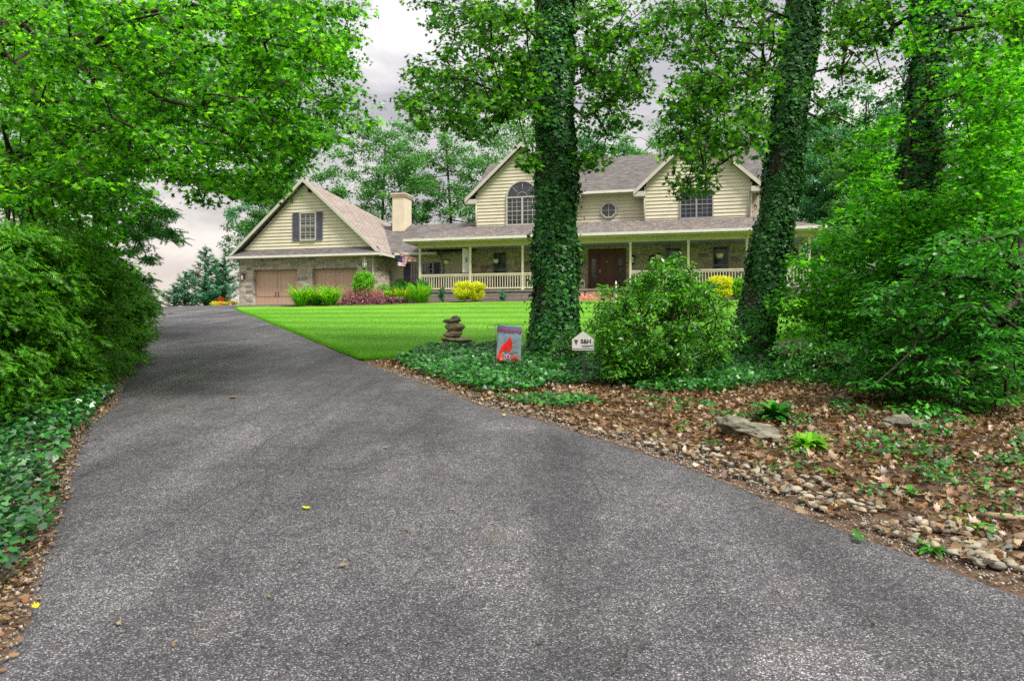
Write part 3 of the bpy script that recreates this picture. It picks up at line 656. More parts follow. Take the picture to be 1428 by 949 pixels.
dr = part(mb, 'front_door', 'doorwood'); h = MB(); h.tube([(17.18, 2.5, 1.72), (17.18, 2.48, 1.78), (17.18, 2.5, 1.95)], .02, 6); h.lathe([(0, 0), (.05, .02), (.05, .05), (0, .08)], (17.58, 2.52, 2.35), 10); part(h, 'door_handle', 'gutter', dr)
wall_lantern(16.12, 2.5, 2.5, 1.35); wall_lantern(19.05, 2.5, 2.5, 1.35)
# upper storey
mb = MB(); GA, GW = 12.6, 9.30; sl = .92
def mkgable(ga, half):
    m = MB(); siding(m, lambda w: max(ga - half, ga - (GW - w) / sl), lambda w: min(ga + half, ga + (GW - w) / sl), 4.55, 9.2, 2.5)
    m.extr([(ga - half, 4.0), (ga + half, 4.0), (ga + half, 6.7), (ga, 9.3), (ga - half, 6.7)], 2.504, 2.7)
    part(m, 'gable_siding', 'siding')
    for q in (ga - half - .09, ga + half): c = MB(); c.box(q, q + .09, 2.44, 2.60, 4.2, 6.55); part(c, 'corner_board', 'trim')
mkgable(12.6, 2.8); mkgable(22.57, 2.8)
mb = MB(); siding(mb, lambda w: 15.45, lambda w: 19.72, 4.55, 6.45, 3.05); mb.box(9.8, 25.4, 3.055, 3.2, 4.0, 6.6); part(mb, 'upper_siding', 'siding')
mb = MB(); mb.box(15.3, 15.4, 2.5, 3.06, 4, 6.6); mb.box(19.77, 19.87, 2.7, 3.06, 4, 6.6); mb.box(25.37, 25.92, 3.4, 10.9, .0, 6.4); mb.box(9.72, 9.8, 3.0, 10.9, 3, 6.5); part(mb, 'side_wall', 'pinkwall')
def mr(v): return 6.50 + .70 * (v - 2.6)
mb = MB(); mb.slab([(15.2, 2.55, mr(2.55)), (19.9, 2.55, mr(2.55)), (19.9, 6.8, mr(6.8)), (15.2, 6.8, mr(6.8))], .12)
mb.slab([(9.3, 2.9, mr(2.9) - .02), (15.2, 2.9, mr(2.9) - .02), (15.2, 6.8, mr(6.8)), (9.3, 6.8, mr(6.8))], .12); mb.slab([(19.9, 2.9, mr(2.9) - .02), (26.15, 2.9, mr(2.9) - .02), (26.15, 6.8, mr(6.8)), (19.9, 6.8, mr(6.8))], .12)
mb.slab([(9.3, 6.82, mr(6.8)), (26.15, 6.82, mr(6.8)), (26.15, 11.4, 6.2), (9.3, 11.4, 6.2)], .12)
for ga in (12.6, 22.57):
    for sx in (-1, 1):
        e = ga + sx * 3.45; a = [(ga, 2.12, GW + .16), (e, 2.12, GW + .16 - sl * 3.45), (e, 6.8, GW + .16 - sl * 3.45), (ga, 6.8, GW + .16)]
        mb.slab(a if sx > 0 else a[::-1], .12)
part(mb, 'main_roof', 'shingle')
for ga in (12.6, 22.57):
    for sx in (-1, 1):
        mb = MB(); e = ga + sx * 3.47; a = [(ga, GW + .18), (e, GW + .16 - sl * 3.45), (e, GW - .08 - sl * 3.45), (ga, GW - .06)]
        mb.extr(a if sx > 0 else a[::-1], 2.06, 2.118)
        mb.box(min(e, e - sx * .66), max(e, e - sx * .66), 2.115, 2.9, 5.98, 6.25); part(mb, 'bargeboard', 'trim')
mb = MB(); mb.box(15.9, 19.3, 2.46, 2.55, 6.32, 6.46); part(mb, 'gutter', 'gutter')
mb = MB(); mb.box(15.4, 19.77, 2.56, 3.05, 6.30, 6.34); part(mb, 'soffit', 'trim')
for q in ([(19.35, 2.55, 6.35), (19.5, 2.4, 6.2), (19.68, 2.4, 6.1), (19.68, 2.4, 4.5)], [(25.5, 2.4, 6.2), (25.28, 2.4, 6.0), (25.28, 2.4, 4.5)], [(9.75, 2.38, 6.2), (9.75, 2.38, 4.5)]): mb = MB(); mb.tube(q, .045, 8); part(mb, 'downspout', 'trim')
# arched window
def arch_window(uc, w0, ws, r, v):
    m = MB()
    for s in (-1, 1): m.box(uc + s * r - (0 if s > 0 else .08), uc + s * r + (.08 if s > 0 else 0), v - .08, v, w0, ws)
    m.box(uc - r - .1, uc + r + .1, v - .1, v, w0 - .09, w0); m.box(uc - r, uc + r, v - .075, v - .005, ws - .04, ws + .04); m.box(uc - .05, uc + .05, v - .072, v - .005, w0, ws - .04)
    n = 20
    for k in range(n):
        a, b = math.pi * k / n, math.pi * (k + 1) / n
        q = [(uc + rr * math.cos(t), ws + rr * math.sin(t)) for rr, t in ((r, a), (r + .08, a), (r + .08, b), (r, b))]; m.extr(q[::-1], v - .08, v)
    for k in (1, 2, 3): a = math.pi * k / 4; m.tube([(uc + .3 * math.cos(a), v - .03, ws + .3 * math.sin(a)), (uc + r * math.cos(a), v - .03, ws + r * math.sin(a))], .013, 4)
    m.tube([(uc + .3 * math.cos(math.pi * k / 12), v - .03, ws + .3 * math.sin(math.pi * k / 12)) for k in range(13)], .013, 4)
    for s in (-1, 1):
        a, b = (uc - r, uc - .05) if s < 0 else (uc + .05, uc + r)
        for i in (1, 2): x = a + (b - a) * i / 3; m.box(x - .01, x + .01, v - .05, v - .015, w0, ws - .04)
        for i in range(1, 6): y = w0 + (ws - .04 - w0) * i / 6; t = .02 if i == 3 else .01; m.box(a, b, v - .048, v - .017, y - t, y + t)
    f = part(m, 'arched_window', 'framelight')
    g = MB(); g.box(uc - r, uc + r, v - .02, v - .003, w0, ws); part(g, 'pane', 'glass', f)
    g = MB(); g.extr([(uc + r * math.cos(math.pi * k / n), ws + r * math.sin(math.pi * k / n)) for k in range(n + 1)][::-1], v - .02, v - .003); part(g, 'pane', 'glass', f)
arch_window(12.6, 4.72, 6.30, .9, 2.46)
window(21.70, 23.36, 4.72, 6.15, 2.46, sash=2, muntin=(2, 3), fm='frame')
m = MB(); n = 8; uc, wc, r = 17.62, 5.40, .40; v = 3.0
for k in range(n):
    a, b = 2 * math.pi * (k + .5) / n, 2 * math.pi * (k + 1.5) / n
    m.extr([(uc + rr * math.cos(t), wc + rr * math.sin(t)) for rr, t in ((r, a), (r + .10, a), (r + .10, b), (r, b))][::-1], v - .09, v + .02)
m.box(uc - .015, uc + .015, v - .06, v, wc - r + .02, wc + r - .02); m.box(uc - r + .02, uc + r - .02, v - .058, v - .002, wc - .015, wc + .015)
f = part(m, 'octagon_window', 'framelight'); g = MB(); g.extr([(uc + r * math.cos(2 * math.pi * (k + .5) / n), wc + r * math.sin(2 * math.pi * (k + .5) / n)) for k in range(n)][::-1], v - .02, v + .004); part(g, 'pane', 'glass', f)
# --- porch
PE, PV = 3.66, -.30                       # eave height and line
EL2, ER2 = 6.28, 28.62
def pw(v): return PE + .36 * (v - PV)
mb = MB()
d = 2.5 - PV; wt = pw(2.52)
A = (EL2, PV, PE); B = (ER2, PV, PE); Cc = (25.75, 2.57, pw(2.57)); Dd = (EL2 + 2.87, 2.57, pw(2.57))
mb.slab([A, B, Cc, Dd], .08)
mb.slab([B, (ER2, 11, PE), (25.75, 11, pw(2.57)), Cc], .08)
part(mb, 'porch_roof', 'shingledebris')
mb = MB(); mb.slab([A, Dd, (11.0, 6.1, lw(6.1) + .06), (EL2, 2.6, PE)], .08); mb.slab([Dd, (15.0, 2.57, pw(2.57)), (15.0, 3.1, pw(3.0)), (9.9, 3.1, pw(3.0))], .05); mb.slab([(9.8, 2.5, 4.45), (25.4, 2.5, 4.45), (25.4, 3.2, 4.5), (9.8, 3.2, 4.5)], .05); part(mb, 'porch_roof', 'shingle')
mb = MB(); mb.box(EL2 - .04, ER2 + .04, PV - .10, PV - .01, PE - .13, PE + .01); mb.box(ER2 + .01, ER2 + .10, PV - .01, 11, PE - .13, PE + .01); mb.box(EL2 - .09, EL2 - .005, PV - .01, 2.3, PE - .13, PE + .01); part(mb, 'gutter', 'gutter')
mb = MB(); mb.box(EL2, ER2, PV, .20, 3.46, 3.52); mb.box(ER2 - .5, ER2, .2, 11, 3.46, 3.52); mb.box(EL2, EL2 + .6, .2, 2.3, 3.46, 3.52); part(mb, 'soffit', 'beam')
mb = MB(); mb.box(6.9, 28.1, .21, .41, 3.20, 3.55); mb.box(27.9, 28.1, .41, 11, 3.20, 3.55); mb.box(6.9, 7.06, .41, 2.29, 3.20, 3.55); part(mb, 'porch_beam', 'beam')
mb = MB(); mb.box(7.06, 27.9, .41, 2.49, 3.24, 3.30); mb.box(25.41, 27.9, 2.49, 11, 3.24, 3.30); part(mb, 'porch_ceiling', 'ceiling')
mb = MB(); mb.box(6.92, 28.12, .16, 2.49, .62, .72); mb.box(25.42, 28.12, 2.49, 11, .62, .72); part(mb, 'porch_floor', 'decking')
mb = MB()
for k in range(4): mb.box(6.98, 16.1, .20, .24, -.2 + k * .2, -.2 + k * .2 + .185)
for k in range(4): mb.box(19.1, 28.06, .20, .24, -.2 + k * .2, -.2 + k * .2 + .185)
part(mb, 'porch_skirting', 'decking')
mb = MB()
for k in range(4): mb.box(16.15, 19.05, -1.15 + k * .33, .2, -.2, .06 + k * .165)
part(mb, 'porch_steps', 'steps')
posts = [7.0, 10.07, 13.13, 16.16, 19.08, 22.09, 25.01, 28.0]
def post(u, v):
    m = MB(); m.box(u - .055, u + .055, v - .055, v + .055, .72, 3.2); m.box(u - .08, u + .08, v - .08, v + .08, .72, .86); m.box(u - .075, u + .075, v - .075, v + .075, 3.08, 3.19); part(m, 'porch_post', 'cream')
for u in posts: post(u, .3)
for v in (3.3, 6.3): post(28.0, v)
def railing(u0, u1, v):
    m = MB(); m.box(u0, u1, v - .045, v + .045, 1.60, 1.67); m.box(u0, u1, v - .025, v + .025, 1.52, 1.597); m.box(u0, u1, v - .03, v + .03, .80, .87); r = part(m, 'railing', 'cream')
    n = int((u1 - u0) / .145); proto = None
    for k in range(n):
        x = u0 + (u1 - u0) * (k + .5) / n
        if proto is None: b = MB(); b.box(-.018, .018, -.018, .018, .87, 1.52); proto = b.build('baluster', M['cream'], r); o = proto
        else: o = proto.copy(); link(o, r)
        o.location = (x, v, 0)
for a, b in zip(posts[:-1], posts[1:]):
    if abs(a - 16.16) < .1: continue
    railing(a + .055, b - .055, .3)
mb = MB(); mb.box(27.96, 28.04, .36, 11, 1.6, 1.67); mb.box(27.97, 28.03, .36, 11, .8, .87); part(mb, 'railing', 'cream')
# ------------------------------------------------------------------ trees
def tree(name, label, base, tp, tr, C, crad, per, tmpl, leaf, size, flat=.5, bark='bark', cat='tree', group=None, lstart=.45, k=.011, rmax=.12, sag=.12, upw=.9, step=.6, mesh_rmin=.005, ivy=None, amp=.06):
    o = empty(name, base); tag(o, label, cat, group); b = np.array(base); tp = np.array(tp, float); C = np.array(C)
    trunk_mesh('trunk', tp - b, tr, M[bark], o, amp=amp)
    z = tp[:, 2]; zs = np.linspace(z[0] + (z[-1] - z[0]) * lstart, z[-1], 14)
    tl = np.stack([np.interp(zs, z, tp[:, i]) for i in range(3)], 1)
    a, bb, ra, rb = skeleton(tl, C, step, k, mesh_rmin, rmax, sag)
    limb_mesh('limbs', a - b, bb - b, ra, rb, M[bark], o)
    if np.isscalar(crad): crad = np.full(len(C), crad) * rng.uniform(.75, 1.25, len(C))
    P, Nn, S, up = leaves(C, crad, per, flat, size, upw=upw)
    scatter('crown', P - b, Nn, S, T[tmpl], M[leaf], o, up)
    if ivy: ivy_on(tp - b, tr, ivy[0], ivy[1], o, None, (ivy[2] - base[2]) if len(ivy) > 2 else None, ivy[3] if len(ivy) > 3 else .09)
    return o
T = {'maple': T_MAPLE, 'oval': T_OVAL, 'dia': T_DIA, 'spray': T_SPRAY, 'ivy': T_IVY, 'feather': T_FEATHER, 'oak': T_OAK}
def g3(x, y, dz=0.0): return (x, y, float(gz(x, y)) + dz)

# --- ivy-clad tree right of the driveway (the big trunk in the middle)
p1 = [g3(.95, 14.4, -.15), (.93, 14.4, 1.5), (.92, 14.4, 3), (.90, 14.4, 6), (.88, 14.4, 9), (.80, 14.5, 13), (.6, 14.6, 16)]
c1 = np.vstack([
    polyc([(560, 0), (745, 0), (745, 165), (700, 165), (670, 190), (635, 200), (600, 185), (570, 175), (560, 140), (575, 100), (610, 60), (600, 15)], (11.5, 17.5), 130),
    polyc([(575, 110), (740, 60), (740, 165), (650, 190), (560, 160)], (12, 16.5), 45),
    polyc([(805, 0), (945, 0), (920, 60), (905, 140), (870, 185), (840, 190), (812, 190)], (12, 17), 100),
    polyc([(805, 200), (840, 215), (835, 235), (808, 232)], (12.5, 14), 6),
    polyc([(728, 200), (745, 200), (745, 238), (732, 232)], (12, 13.2), 4),
    volc((.8, 14.8, 12.6), (4.2, 3.8, 2.6), 80)])
tree('ivy_covered_tree', 'tall upright tree with thick ivy-covered trunk standing behind the welcome flag', g3(.95, 14.4), p1, [.62, .46, .39, .37, .37, .32, .2], c1, .38, 62, 'maple', 'oakgreen', .105, ivy=(30000, .092, 10.5, .1), lstart=.38, k=.007, rmax=.09)
# --- leaning ivy-clad tree
p2 = [g3(4.95, 14.2, -.15), (5.12, 14.2, 1.8), (5.5, 14.2, 3.8), (5.95, 14.2, 7.2), (6.2, 14.2, 9.2), (6.7, 14.3, 13)]
c2 = np.vstack([
    polyc([(945, 0), (1085, 0), (1075, 170), (1045, 215), (1005, 215), (985, 265), (955, 270), (940, 225), (925, 180), (945, 120)], (10.5, 16.5), 150),
    polyc([(1145, 0), (1270, 0), (1260, 160), (1215, 190), (1180, 250), (1140, 230), (1125, 120)], (12, 17), 48),
    volc((6.3, 14.3, 11.6), (4.2, 4.4, 2.8), 110)])
tree('ivy_covered_tree', 'leaning ivy-covered tree right of the dark glossy shrub, its trunk tilting right', g3(5.05, 14.2), p2, [.45, .36, .32, .31, .30, .2], c2, .38, 62, 'maple', 'oakgreen', .105, ivy=(25000, .08, 10, .1), lstart=.4, k=.007, rmax=.09)
# --- third ivy trunk, half hidden in the leaves
p3 = [g3(7.55, 13.2, -.2), (7.6, 13.2, 2), (7.85, 13.2, 4.5), (8.2, 13.2, 8.5), (8.5, 13.3, 13)]
c3 = np.vstack([
    polyc([(1150, 0), (1428, 0), (1428, 40), (1250, 60), (1180, 60)], (13.7, 17), 40),
    polyc([(1335, 40), (1428, 0), (1428, 260), (1350, 240)], (10.5, 15), 55),
    volc((8.4, 13.3, 12), (4, 4, 2.6), 80)])
tree('ivy_covered_tree', 'ivy-covered tree half hidden among maple leaves near the right edge', g3(7.55, 13.2), p3, [.38, .32, .29, .28, .2], c3, .42, 66, 'maple', 'maple', .10, ivy=(16000, .08, 9.5, .12), lstart=.45, rmax=.12)

# --- maple overhanging the driveway from the left
pm = [g3(-10.6, 10.5, -.2), (-10.5, 10.5, 2.5), (-10.3, 10.4, 5.5), (-9.9, 10.4, 8.5), (-9.4, 10.4, 12)]
cm = np.vstack([
    polyc([(0, 0), (430, 0), (455, 60), (430, 110), (455, 160), (440, 215), (395, 245), (380, 285), (320, 270), (290, 290), (230, 240), (150, 260), (0, 290)], (8, 14.5), 480),
    polyc([(380, 0), (520, 0), (485, 30), (505, 130), (500, 175), (450, 195), (430, 110)], (10, 14.5), 60),
    polyc([(400, 180), (470, 180), (430, 225), (395, 250), (370, 290), (300, 270)], (10, 13), 22),
    polyc([(0, 200), (215, 220), (185, 320), (165, 360), (130, 410), (0, 420)], (10, 14.5), 120),
    volc((-9.5, 10.8, 9.6), (3.5, 4, 2.0), 50)])
tree('maple_tree', 'broad leafy maple arching over the driveway from the left', g3(-10.6, 10.5), pm, [.45, .36, .32, .27, .15], cm, .40, 82, 'maple', 'maple', .083, flat=.3, lstart=.3, k=.0052, rmax=.075, sag=.10)
# lighter foliage behind it
pb = [g3(-13.5, 19, -.2), (-13.4, 19, 4), (-13.2, 19, 8), (-13, 19, 12)]
cb_ = np.vstack([polyc([(0, 0), (400, 0), (400, 140), (300, 230), (200, 240), (180, 320), (165, 400), (0, 420)], (16, 22), 380), volc((-14, 19, 10), (5, 5, 4), 60)])
tree('maple_tree', 'paler green maple behind the overhanging maple, left of the drive', g3(-13.5, 19), pb, [.35, .3, .25, .12], cb_, .8, 80, 'maple', 'maplelight', .14, flat=.5, lstart=.2)
# drooping conifer boughs against the sky beyond the hedge
ph = [g3(-13.2, 21.5, -.2), (-13.1, 21.5, 4), (-13.05, 21.5, 8), (-13, 21.5, 10.5)]
chh = polyc([(150, 265), (225, 265), (248, 330), (246, 350), (215, 335), (205, 400), (212, 432), (170, 425), (140, 330)], (19.5, 22.5), 70)
tree('hemlock_tree', 'thin hemlock with drooping boughs against the pale sky beyond the hedge', g3(-13.2, 21.5), ph, [.16, .13, .09, .03], chh, .42, 42, 'spray', 'hemlock', .26, flat=.4, lstart=.15, k=.007, rmax=.04, sag=.02)

# --- trimmed-looking feathery hedge on the left of the drive
def hedgeY(x, y): return np.interp(x, [0, 90, 150, 215], [7.0, 8.6, 10.5, 14.0]) + rng.random(len(x)) * 1.5
hp = [(-5, 330), (60, 318), (110, 330), (160, 370), (185, 395), (215, 440), (200, 470), (190, 515), (165, 545), (130, 575), (60, 590), (-5, 590)]
chg = np.vstack([polyc(hp, hedgeY, 400), polyc([(-150, 330), (0, 320), (0, 590), (-150, 600)], (6.5, 8.5), 50)])
o = empty('hedge', g3(-7.2, 9)); tag(o, 'feathery bright green yew hedge crowding the left edge of the driveway', 'hedge'); b = np.array(o.location)
stems = np.array([g3(-7.2, 9, .0), g3(-7.2, 9, .6), g3(-7.25, 9.1, 1.2), g3(-7.3, 9.2, 2.0)])
a_, b_, ra, rb = skeleton(stems, chg, .5, .008, .004, .06, .02); limb_mesh('stems', a_ - b, b_ - b, ra, rb, M['twig'], o)
P, Nn, S, up = leaves(chg, np.full(len(chg), .34) * rng.uniform(.6, 1.5, len(chg)), 95, .34, .14, upw=1.1); up[:, 2] = -.1 + .35 * rng.normal(size=len(up)); up[:, 0] += .35; up[:, 1] -= .25
scatter('foliage', P - b, Nn, S, T_SPRAY, M['yew'], o, up)

# --- right: dark layered evergreen in front, brighter maple scrub behind it
pr = [g3(7.6, 9.3, -.1), (7.6, 9.3, 1.2), (7.5, 9.3, 2.4), (7.4, 9.3, 3.8)]
cr = np.vstack([polyc([(1290, 330), (1428, 300), (1428, 600), (1330, 600), (1230, 575), (1200, 535), (1240, 480), (1205, 440), (1235, 400)], (8.0, 9.8), 200),
                polyc([(1180, 470), (1290, 440), (1290, 560), (1215, 545)], (8.5, 9.6), 26), volc((8.9, 9.8, 2.4), (1.9, 1.8, 1.9), 110), volc((9.4, 10.0, 2.1), (2.3, 2.0, 1.8), 130), polyc([(1300, 380), (1428, 350), (1428, 590), (1310, 560)], (9.5, 11.5), 80)])
tree('hemlock_shrub', 'dark layered evergreen shrub with tiered sprays at the right edge', g3(7.6, 9.3), pr, [.12, .1, .08, .04], cr, .38, 72, 'oval', 'hemlock', .078, flat=.20, lstart=.1, k=.008, rmax=.05, sag=.0, cat='shrub', upw=1.6)
pr = [g3(6.6, 12.0, -.1), (6.6, 12, 1.2), (6.8, 12, 2.4), (7.0, 12, 5.2)]
cr = np.vstack([polyc([(1100, 370), (1160, 330), (1215, 310), (1275, 320), (1290, 430), (1250, 470), (1180, 490), (1110, 470), (1085, 430)], (11.5, 14.0), 190),
                polyc([(1100, 400), (1300, 380), (1428, 400), (1428, 500), (1150, 490)], (12.5, 15), 110),
                polyc([(1338, 90), (1428, 60), (1428, 330), (1335, 340)], (9.6, 12.4), 120), polyc([(1190, 210), (1240, 150), (1248, 300), (1205, 300)], (11, 13), 34), polyc([(1245, 265), (1345, 280), (1340, 370), (1245, 370)], (10.5, 12.6), 55), volc((8.6, 12, 6.5), (2.2, 2, 2.2), 50), volc((11.2, 12.8, 4.4), (2.6, 2.2, 3.2), 130)])
tree('maple_sapling', 'bright green young maple filling the gap right of the leaning tree', g3(6.6, 12.0), pr, [.09, .07, .045, .015], cr, .40, 62, 'maple', 'maplelight', .088, flat=.35, lstart=.15, k=.003, rmax=.028, sag=.04, cat='tree', upw=1.3)
pr = [g3(10.8, 17.5, -.1), (10.8, 17.5, 2), (10.9, 17.6, 4), (11, 17.6, 7)]
cr = np.vstack([polyc([(1130, 330), (1200, 280), (1330, 250), (1428, 250), (1428, 480), (1130, 470)], (16, 19.5), 150), volc((12.5, 17.5, 5), (3, 2.5, 3), 80), volc((16.5, 18, 4.4), (4.2, 3.4, 3.8), 150)])
tree('maple_sapling', 'yellow-green sapling clump deeper in the woods behind the young maple', g3(10.8, 17.5), pr, [.16, .13, .1, .05], cr, .75, 50, 'maple', 'maplelight', .15, flat=.4, lstart=.15, cat='tree')

# --- trees behind the house
far = [ # x, y, height, crown radius, leaf, label
 (-21.5, 66, 19, 5.5, 'fargreen', 'airy tree behind the left slope of the garage roof'),
 (-13.5, 70, 22, 6.5, 'fargreen', 'tallest loose-crowned tree behind the garage ridge'),
 (-5.5, 68, 21, 6.0, 'fargreen', 'rounded tree behind the chimney'),
 (1.5, 72, 25, 6.5, 'fargreen', 'tall tree behind the arched window gable'),
 (9.0, 74, 23, 6.0, 'fardark', 'dark tree above the main roof ridge left of centre'),
 (16.0, 70, 22, 6.0, 'fargreen', 'green tree above the main roof ridge, behind the octagon window'),
 (24.0, 68, 24, 6.5, 'fargreen', 'wide tree behind the right-hand gable'),
 (29.0, 56, 19, 5.5, 'fardark', 'blue-green tree beyond the right end of the porch'),
 (34.5, 50, 21, 6.0, 'fardark', 'dark tree in the woods right of the house'),
 (23.0, 53, 15, 4.6, 'fardark', 'dark tree rising just beyond the right end of the porch roof'),
 (30.0, 64, 20, 5.5, 'fargreen', 'pale tree high behind the right end of the porch'),
 (25.0, 46, 12, 4.2, 'fargreen', 'lower tree in the gap between the leaning tree and the young maple'),
 (33.0, 40, 17, 5.0, 'fargreen', 'mid-green tree in the woods behind the saplings'),
 (25.5, 30, 15, 4.6, 'oakgreen', 'leafy tree in the woods nearest behind the saplings'),
 (-30, 84, 17, 5.5, 'fardark', 'distant dark tree left of the garage behind the cedars'),
]
for i, (x, y, h, r, lf, lab) in enumerate(far):
    z0 = float(gz(x, y)); n = 170
    lean = rng.normal(size=2) * 1.3
    c = volc((x, y, z0 + h * .62), (r, r * .9, h * .36), n, .4); c = c[c[:, 2] > z0 + 2.4]
    per, ls = (150, .23) if y > 45 else (120, .17)
    tree('woodland_tree', lab, (x, y, z0), [(x, y, z0 - .5), (x + lean[0] * .3, y, z0 + h * .3), (x + lean[0], y + lean[1], z0 + h * .9)], [.27, .19, .05], c, 1.0 if r > 5 else .85, per, 'dia', lf, ls, flat=.6, lstart=.25, k=.012, rmax=.12, mesh_rmin=.012, step=1.2, group='trees in the woods behind the house')
# undergrowth that closes the woodland edge on the right
for (x, y, rr, hh, lab) in [(19.5, 25.5, 3.4, 3.4, 'low leafy thicket beyond the lawn behind the leaning tree'), (15.8, 20.5, 2.8, 2.8, 'nearer leafy thicket right of the lawn edge'), (27, 36, 3.2, 4.2, 'thicket beside the far end of the porch'), (18.8, 41, 2.6, 4.6, 'thicket closing the view under the right end of the porch roof'), (22.5, 45, 3.4, 6.5, 'taller thicket beyond the right porch corner, under the dark tree')]:
    z0 = float(gz(x, y)); c = volc((x, y, z0 + hh * .5), (rr, rr * .8, hh * .55), 60, .4)
    tree('thicket', lab, (x, y, z0), [(x, y, z0 - .1), (x, y, z0 + hh * .4), (x, y, z0 + hh * .7)], [.08, .06, .03], c, .8, 110, 'dia', 'maplelight' if y < 30 else 'fargreen', .17, cat='thicket', lstart=.05)
# --- blue-green cedars left of the garage
def cedar(x, y, h, r, lab, per=52):
    z0 = float(gz(x, y)); o = empty('cedar_tree', (x, y, z0)); tag(o, lab, 'conifer', 'cedars left of the garage')
    trunk_mesh('trunk', [(0, 0, -.2), (0, 0, h * .5), (0, 0, h)], [.13, .07, .012], M['bark'], o, 8, .03)
    A, B, RA, RB, Pp, Nn, Up, Ss = [], [], [], [], [], [], [], []
    nb = int(h * 15)
    for k in range(nb):
        t = (k + rng.random()) / nb; z = h * (.04 + .94 * t); l = r * (1 - t) ** .85 * rng.uniform(.65, 1.15) + .12; a = rng.uniform(0, 2 * math.pi)
        d = np.array([math.cos(a), math.sin(a), 0]); p0 = np.array([0, 0, z]); lift = .42
        m = max(2, int(l / .3)); prev = p0
        for s in range(1, m + 1):
            q = p0 + d * l * s / m + np.array([0, 0, lift * l * (s / m) ** 1.6]); A.append(prev); B.append(q); RA.append(.02 * (1 - (s - 1) / m) + .005); RB.append(.02 * (1 - s / m) + .005); prev = q
        ns = max(4, int(l * per / 2))
        s = rng.random(ns) ** .7; q = p0 + d * (l * s)[:, None]; q[:, 2] += lift * l * s ** 1.6; q += rng.normal(size=(ns, 3)) * .07 * l ** .5
        Pp.append(q); side = np.cross(d, [0, 0, 1]); up = d + side * rng.normal(size=(ns, 1)) * .55 + np.array([0, 0, .45]); Up.append(up); nn = rng.normal(size=(ns, 3)) * .4; nn[:, 2] += 1; Nn.append(nn); Ss.append(rng.uniform(.28, .46, ns))
    limb_mesh('limbs', np.array(A), np.array(B), np.array(RA), np.array(RB), M['bark'], o, 4)
    scatter('crown', np.concatenate(Pp), np.concatenate(Nn), np.concatenate(Ss), T_FEATHER, M['cedar'], o, np.concatenate(Up))
for (px, top, Y, r, lab) in [(287, 342, 52, 2.3, 'tallest blue-green cedar, centre of the group beside the garage'), (258, 378, 51, 1.8, 'leaning lower cedar left of the tallest one'), (314, 347, 52, 1.5, 'slim cedar nearest the garage corner'), (243, 398, 51, 1.7, 'smallest cedar at the left end of the group'), (302, 360, 55, 1.8, 'cedar half hidden behind the slim and the tallest ones')]:
    w = W(px, top, Y); cedar(w[0], Y, w[2] - float(gz(w[0], Y)), r, lab)

# ------------------------------------------------------------------ shrubs near the trees
def shrub(name, label, base, C, rad, per, tmpl, leaf, size, flat=.6, bark='twig', k=.006, cat='shrub', group=None, upw=.9, hb=.25, sh=.5, stems=True):
    o = empty(name, base); tag(o, label, cat, group); b = np.array(base)
    if stems:
        tl = np.array([(base[0], base[1], base[2] - .03), (base[0], base[1], base[2] + hb * .5), (base[0], base[1], base[2] + hb)])
        a, bb, ra, rb = skeleton(tl, C, .25, k, .003, .035, .0); limb_mesh('stems', a - b, bb - b, ra, rb, M[bark], o)
    P, Nn, S, up = leaves(C, np.full(len(C), rad) * rng.uniform(.8, 1.2, len(C)), per, flat, size, upw=upw, shell=sh)
    P[:, 2] = np.maximum(P[:, 2], gz(P[:, 0], P[:, 1]) + .01)
    scatter('foliage', P - b, Nn, S, T[tmpl], M[leaf], o, up); return o
cz = np.vstack([polyc([(860, 405), (905, 378), (960, 380), (995, 410), (1012, 470), (1000, 520), (950, 548), (880, 545), (850, 510), (836, 470), (840, 425)], (10.2, 12.0), 185), polyc([(815, 415), (860, 400), (900, 370), (960, 372), (1012, 400), (1035, 470), (1015, 535), (835, 535)], (10.4, 12.2), 70),
                polyc([(905, 378), (930, 350), (975, 360), (960, 400)], (10.8, 11.4), 7), polyc([(845, 470), (1005, 450), (1010, 545), (860, 550)], (10.2, 11), 26), polyc([(835, 425), (870, 420), (860, 520), (835, 500)], (10.9, 11.6), 16)])
shrub('glossy_shrub', 'large dark glossy-leaved shrub between the two nearest ivy trunks', g3(2.45, 11.0), cz, .19, 84, 'oval', 'azalea', .068, flat=.7)
cz = polyc([(1075, 480), (1160, 470), (1210, 500), (1205, 560), (1130, 570), (1080, 545)], (10.2, 12.4), 95)
shrub('glossy_shrub', 'thin open shrub between the leaning tree and the dark evergreen', g3(5.0, 11.3), cz, .22, 42, 'oval', 'shrub', .06, flat=.5)
cz = polyc([(1040, 440), (1075, 430), (1085, 500), (1040, 520)], (13.0, 13.6), 9)
shrub('glossy_shrub', 'small shoots of glossy leaves at the foot of the leaning tree', g3(5.0, 13.2), cz, .18, 40, 'oval', 'shrub', .08)
cz = polyc([(775, 470), (800, 462), (812, 500), (800, 520), (770, 510)], (12.6, 13.3), 9)
shrub('low_shrub', 'sparse bronze-tinted shrub at the foot of the upright ivy tree', g3(1.25, 12.9), cz, .16, 50, 'oval', 'azalea', .06, k=.008)

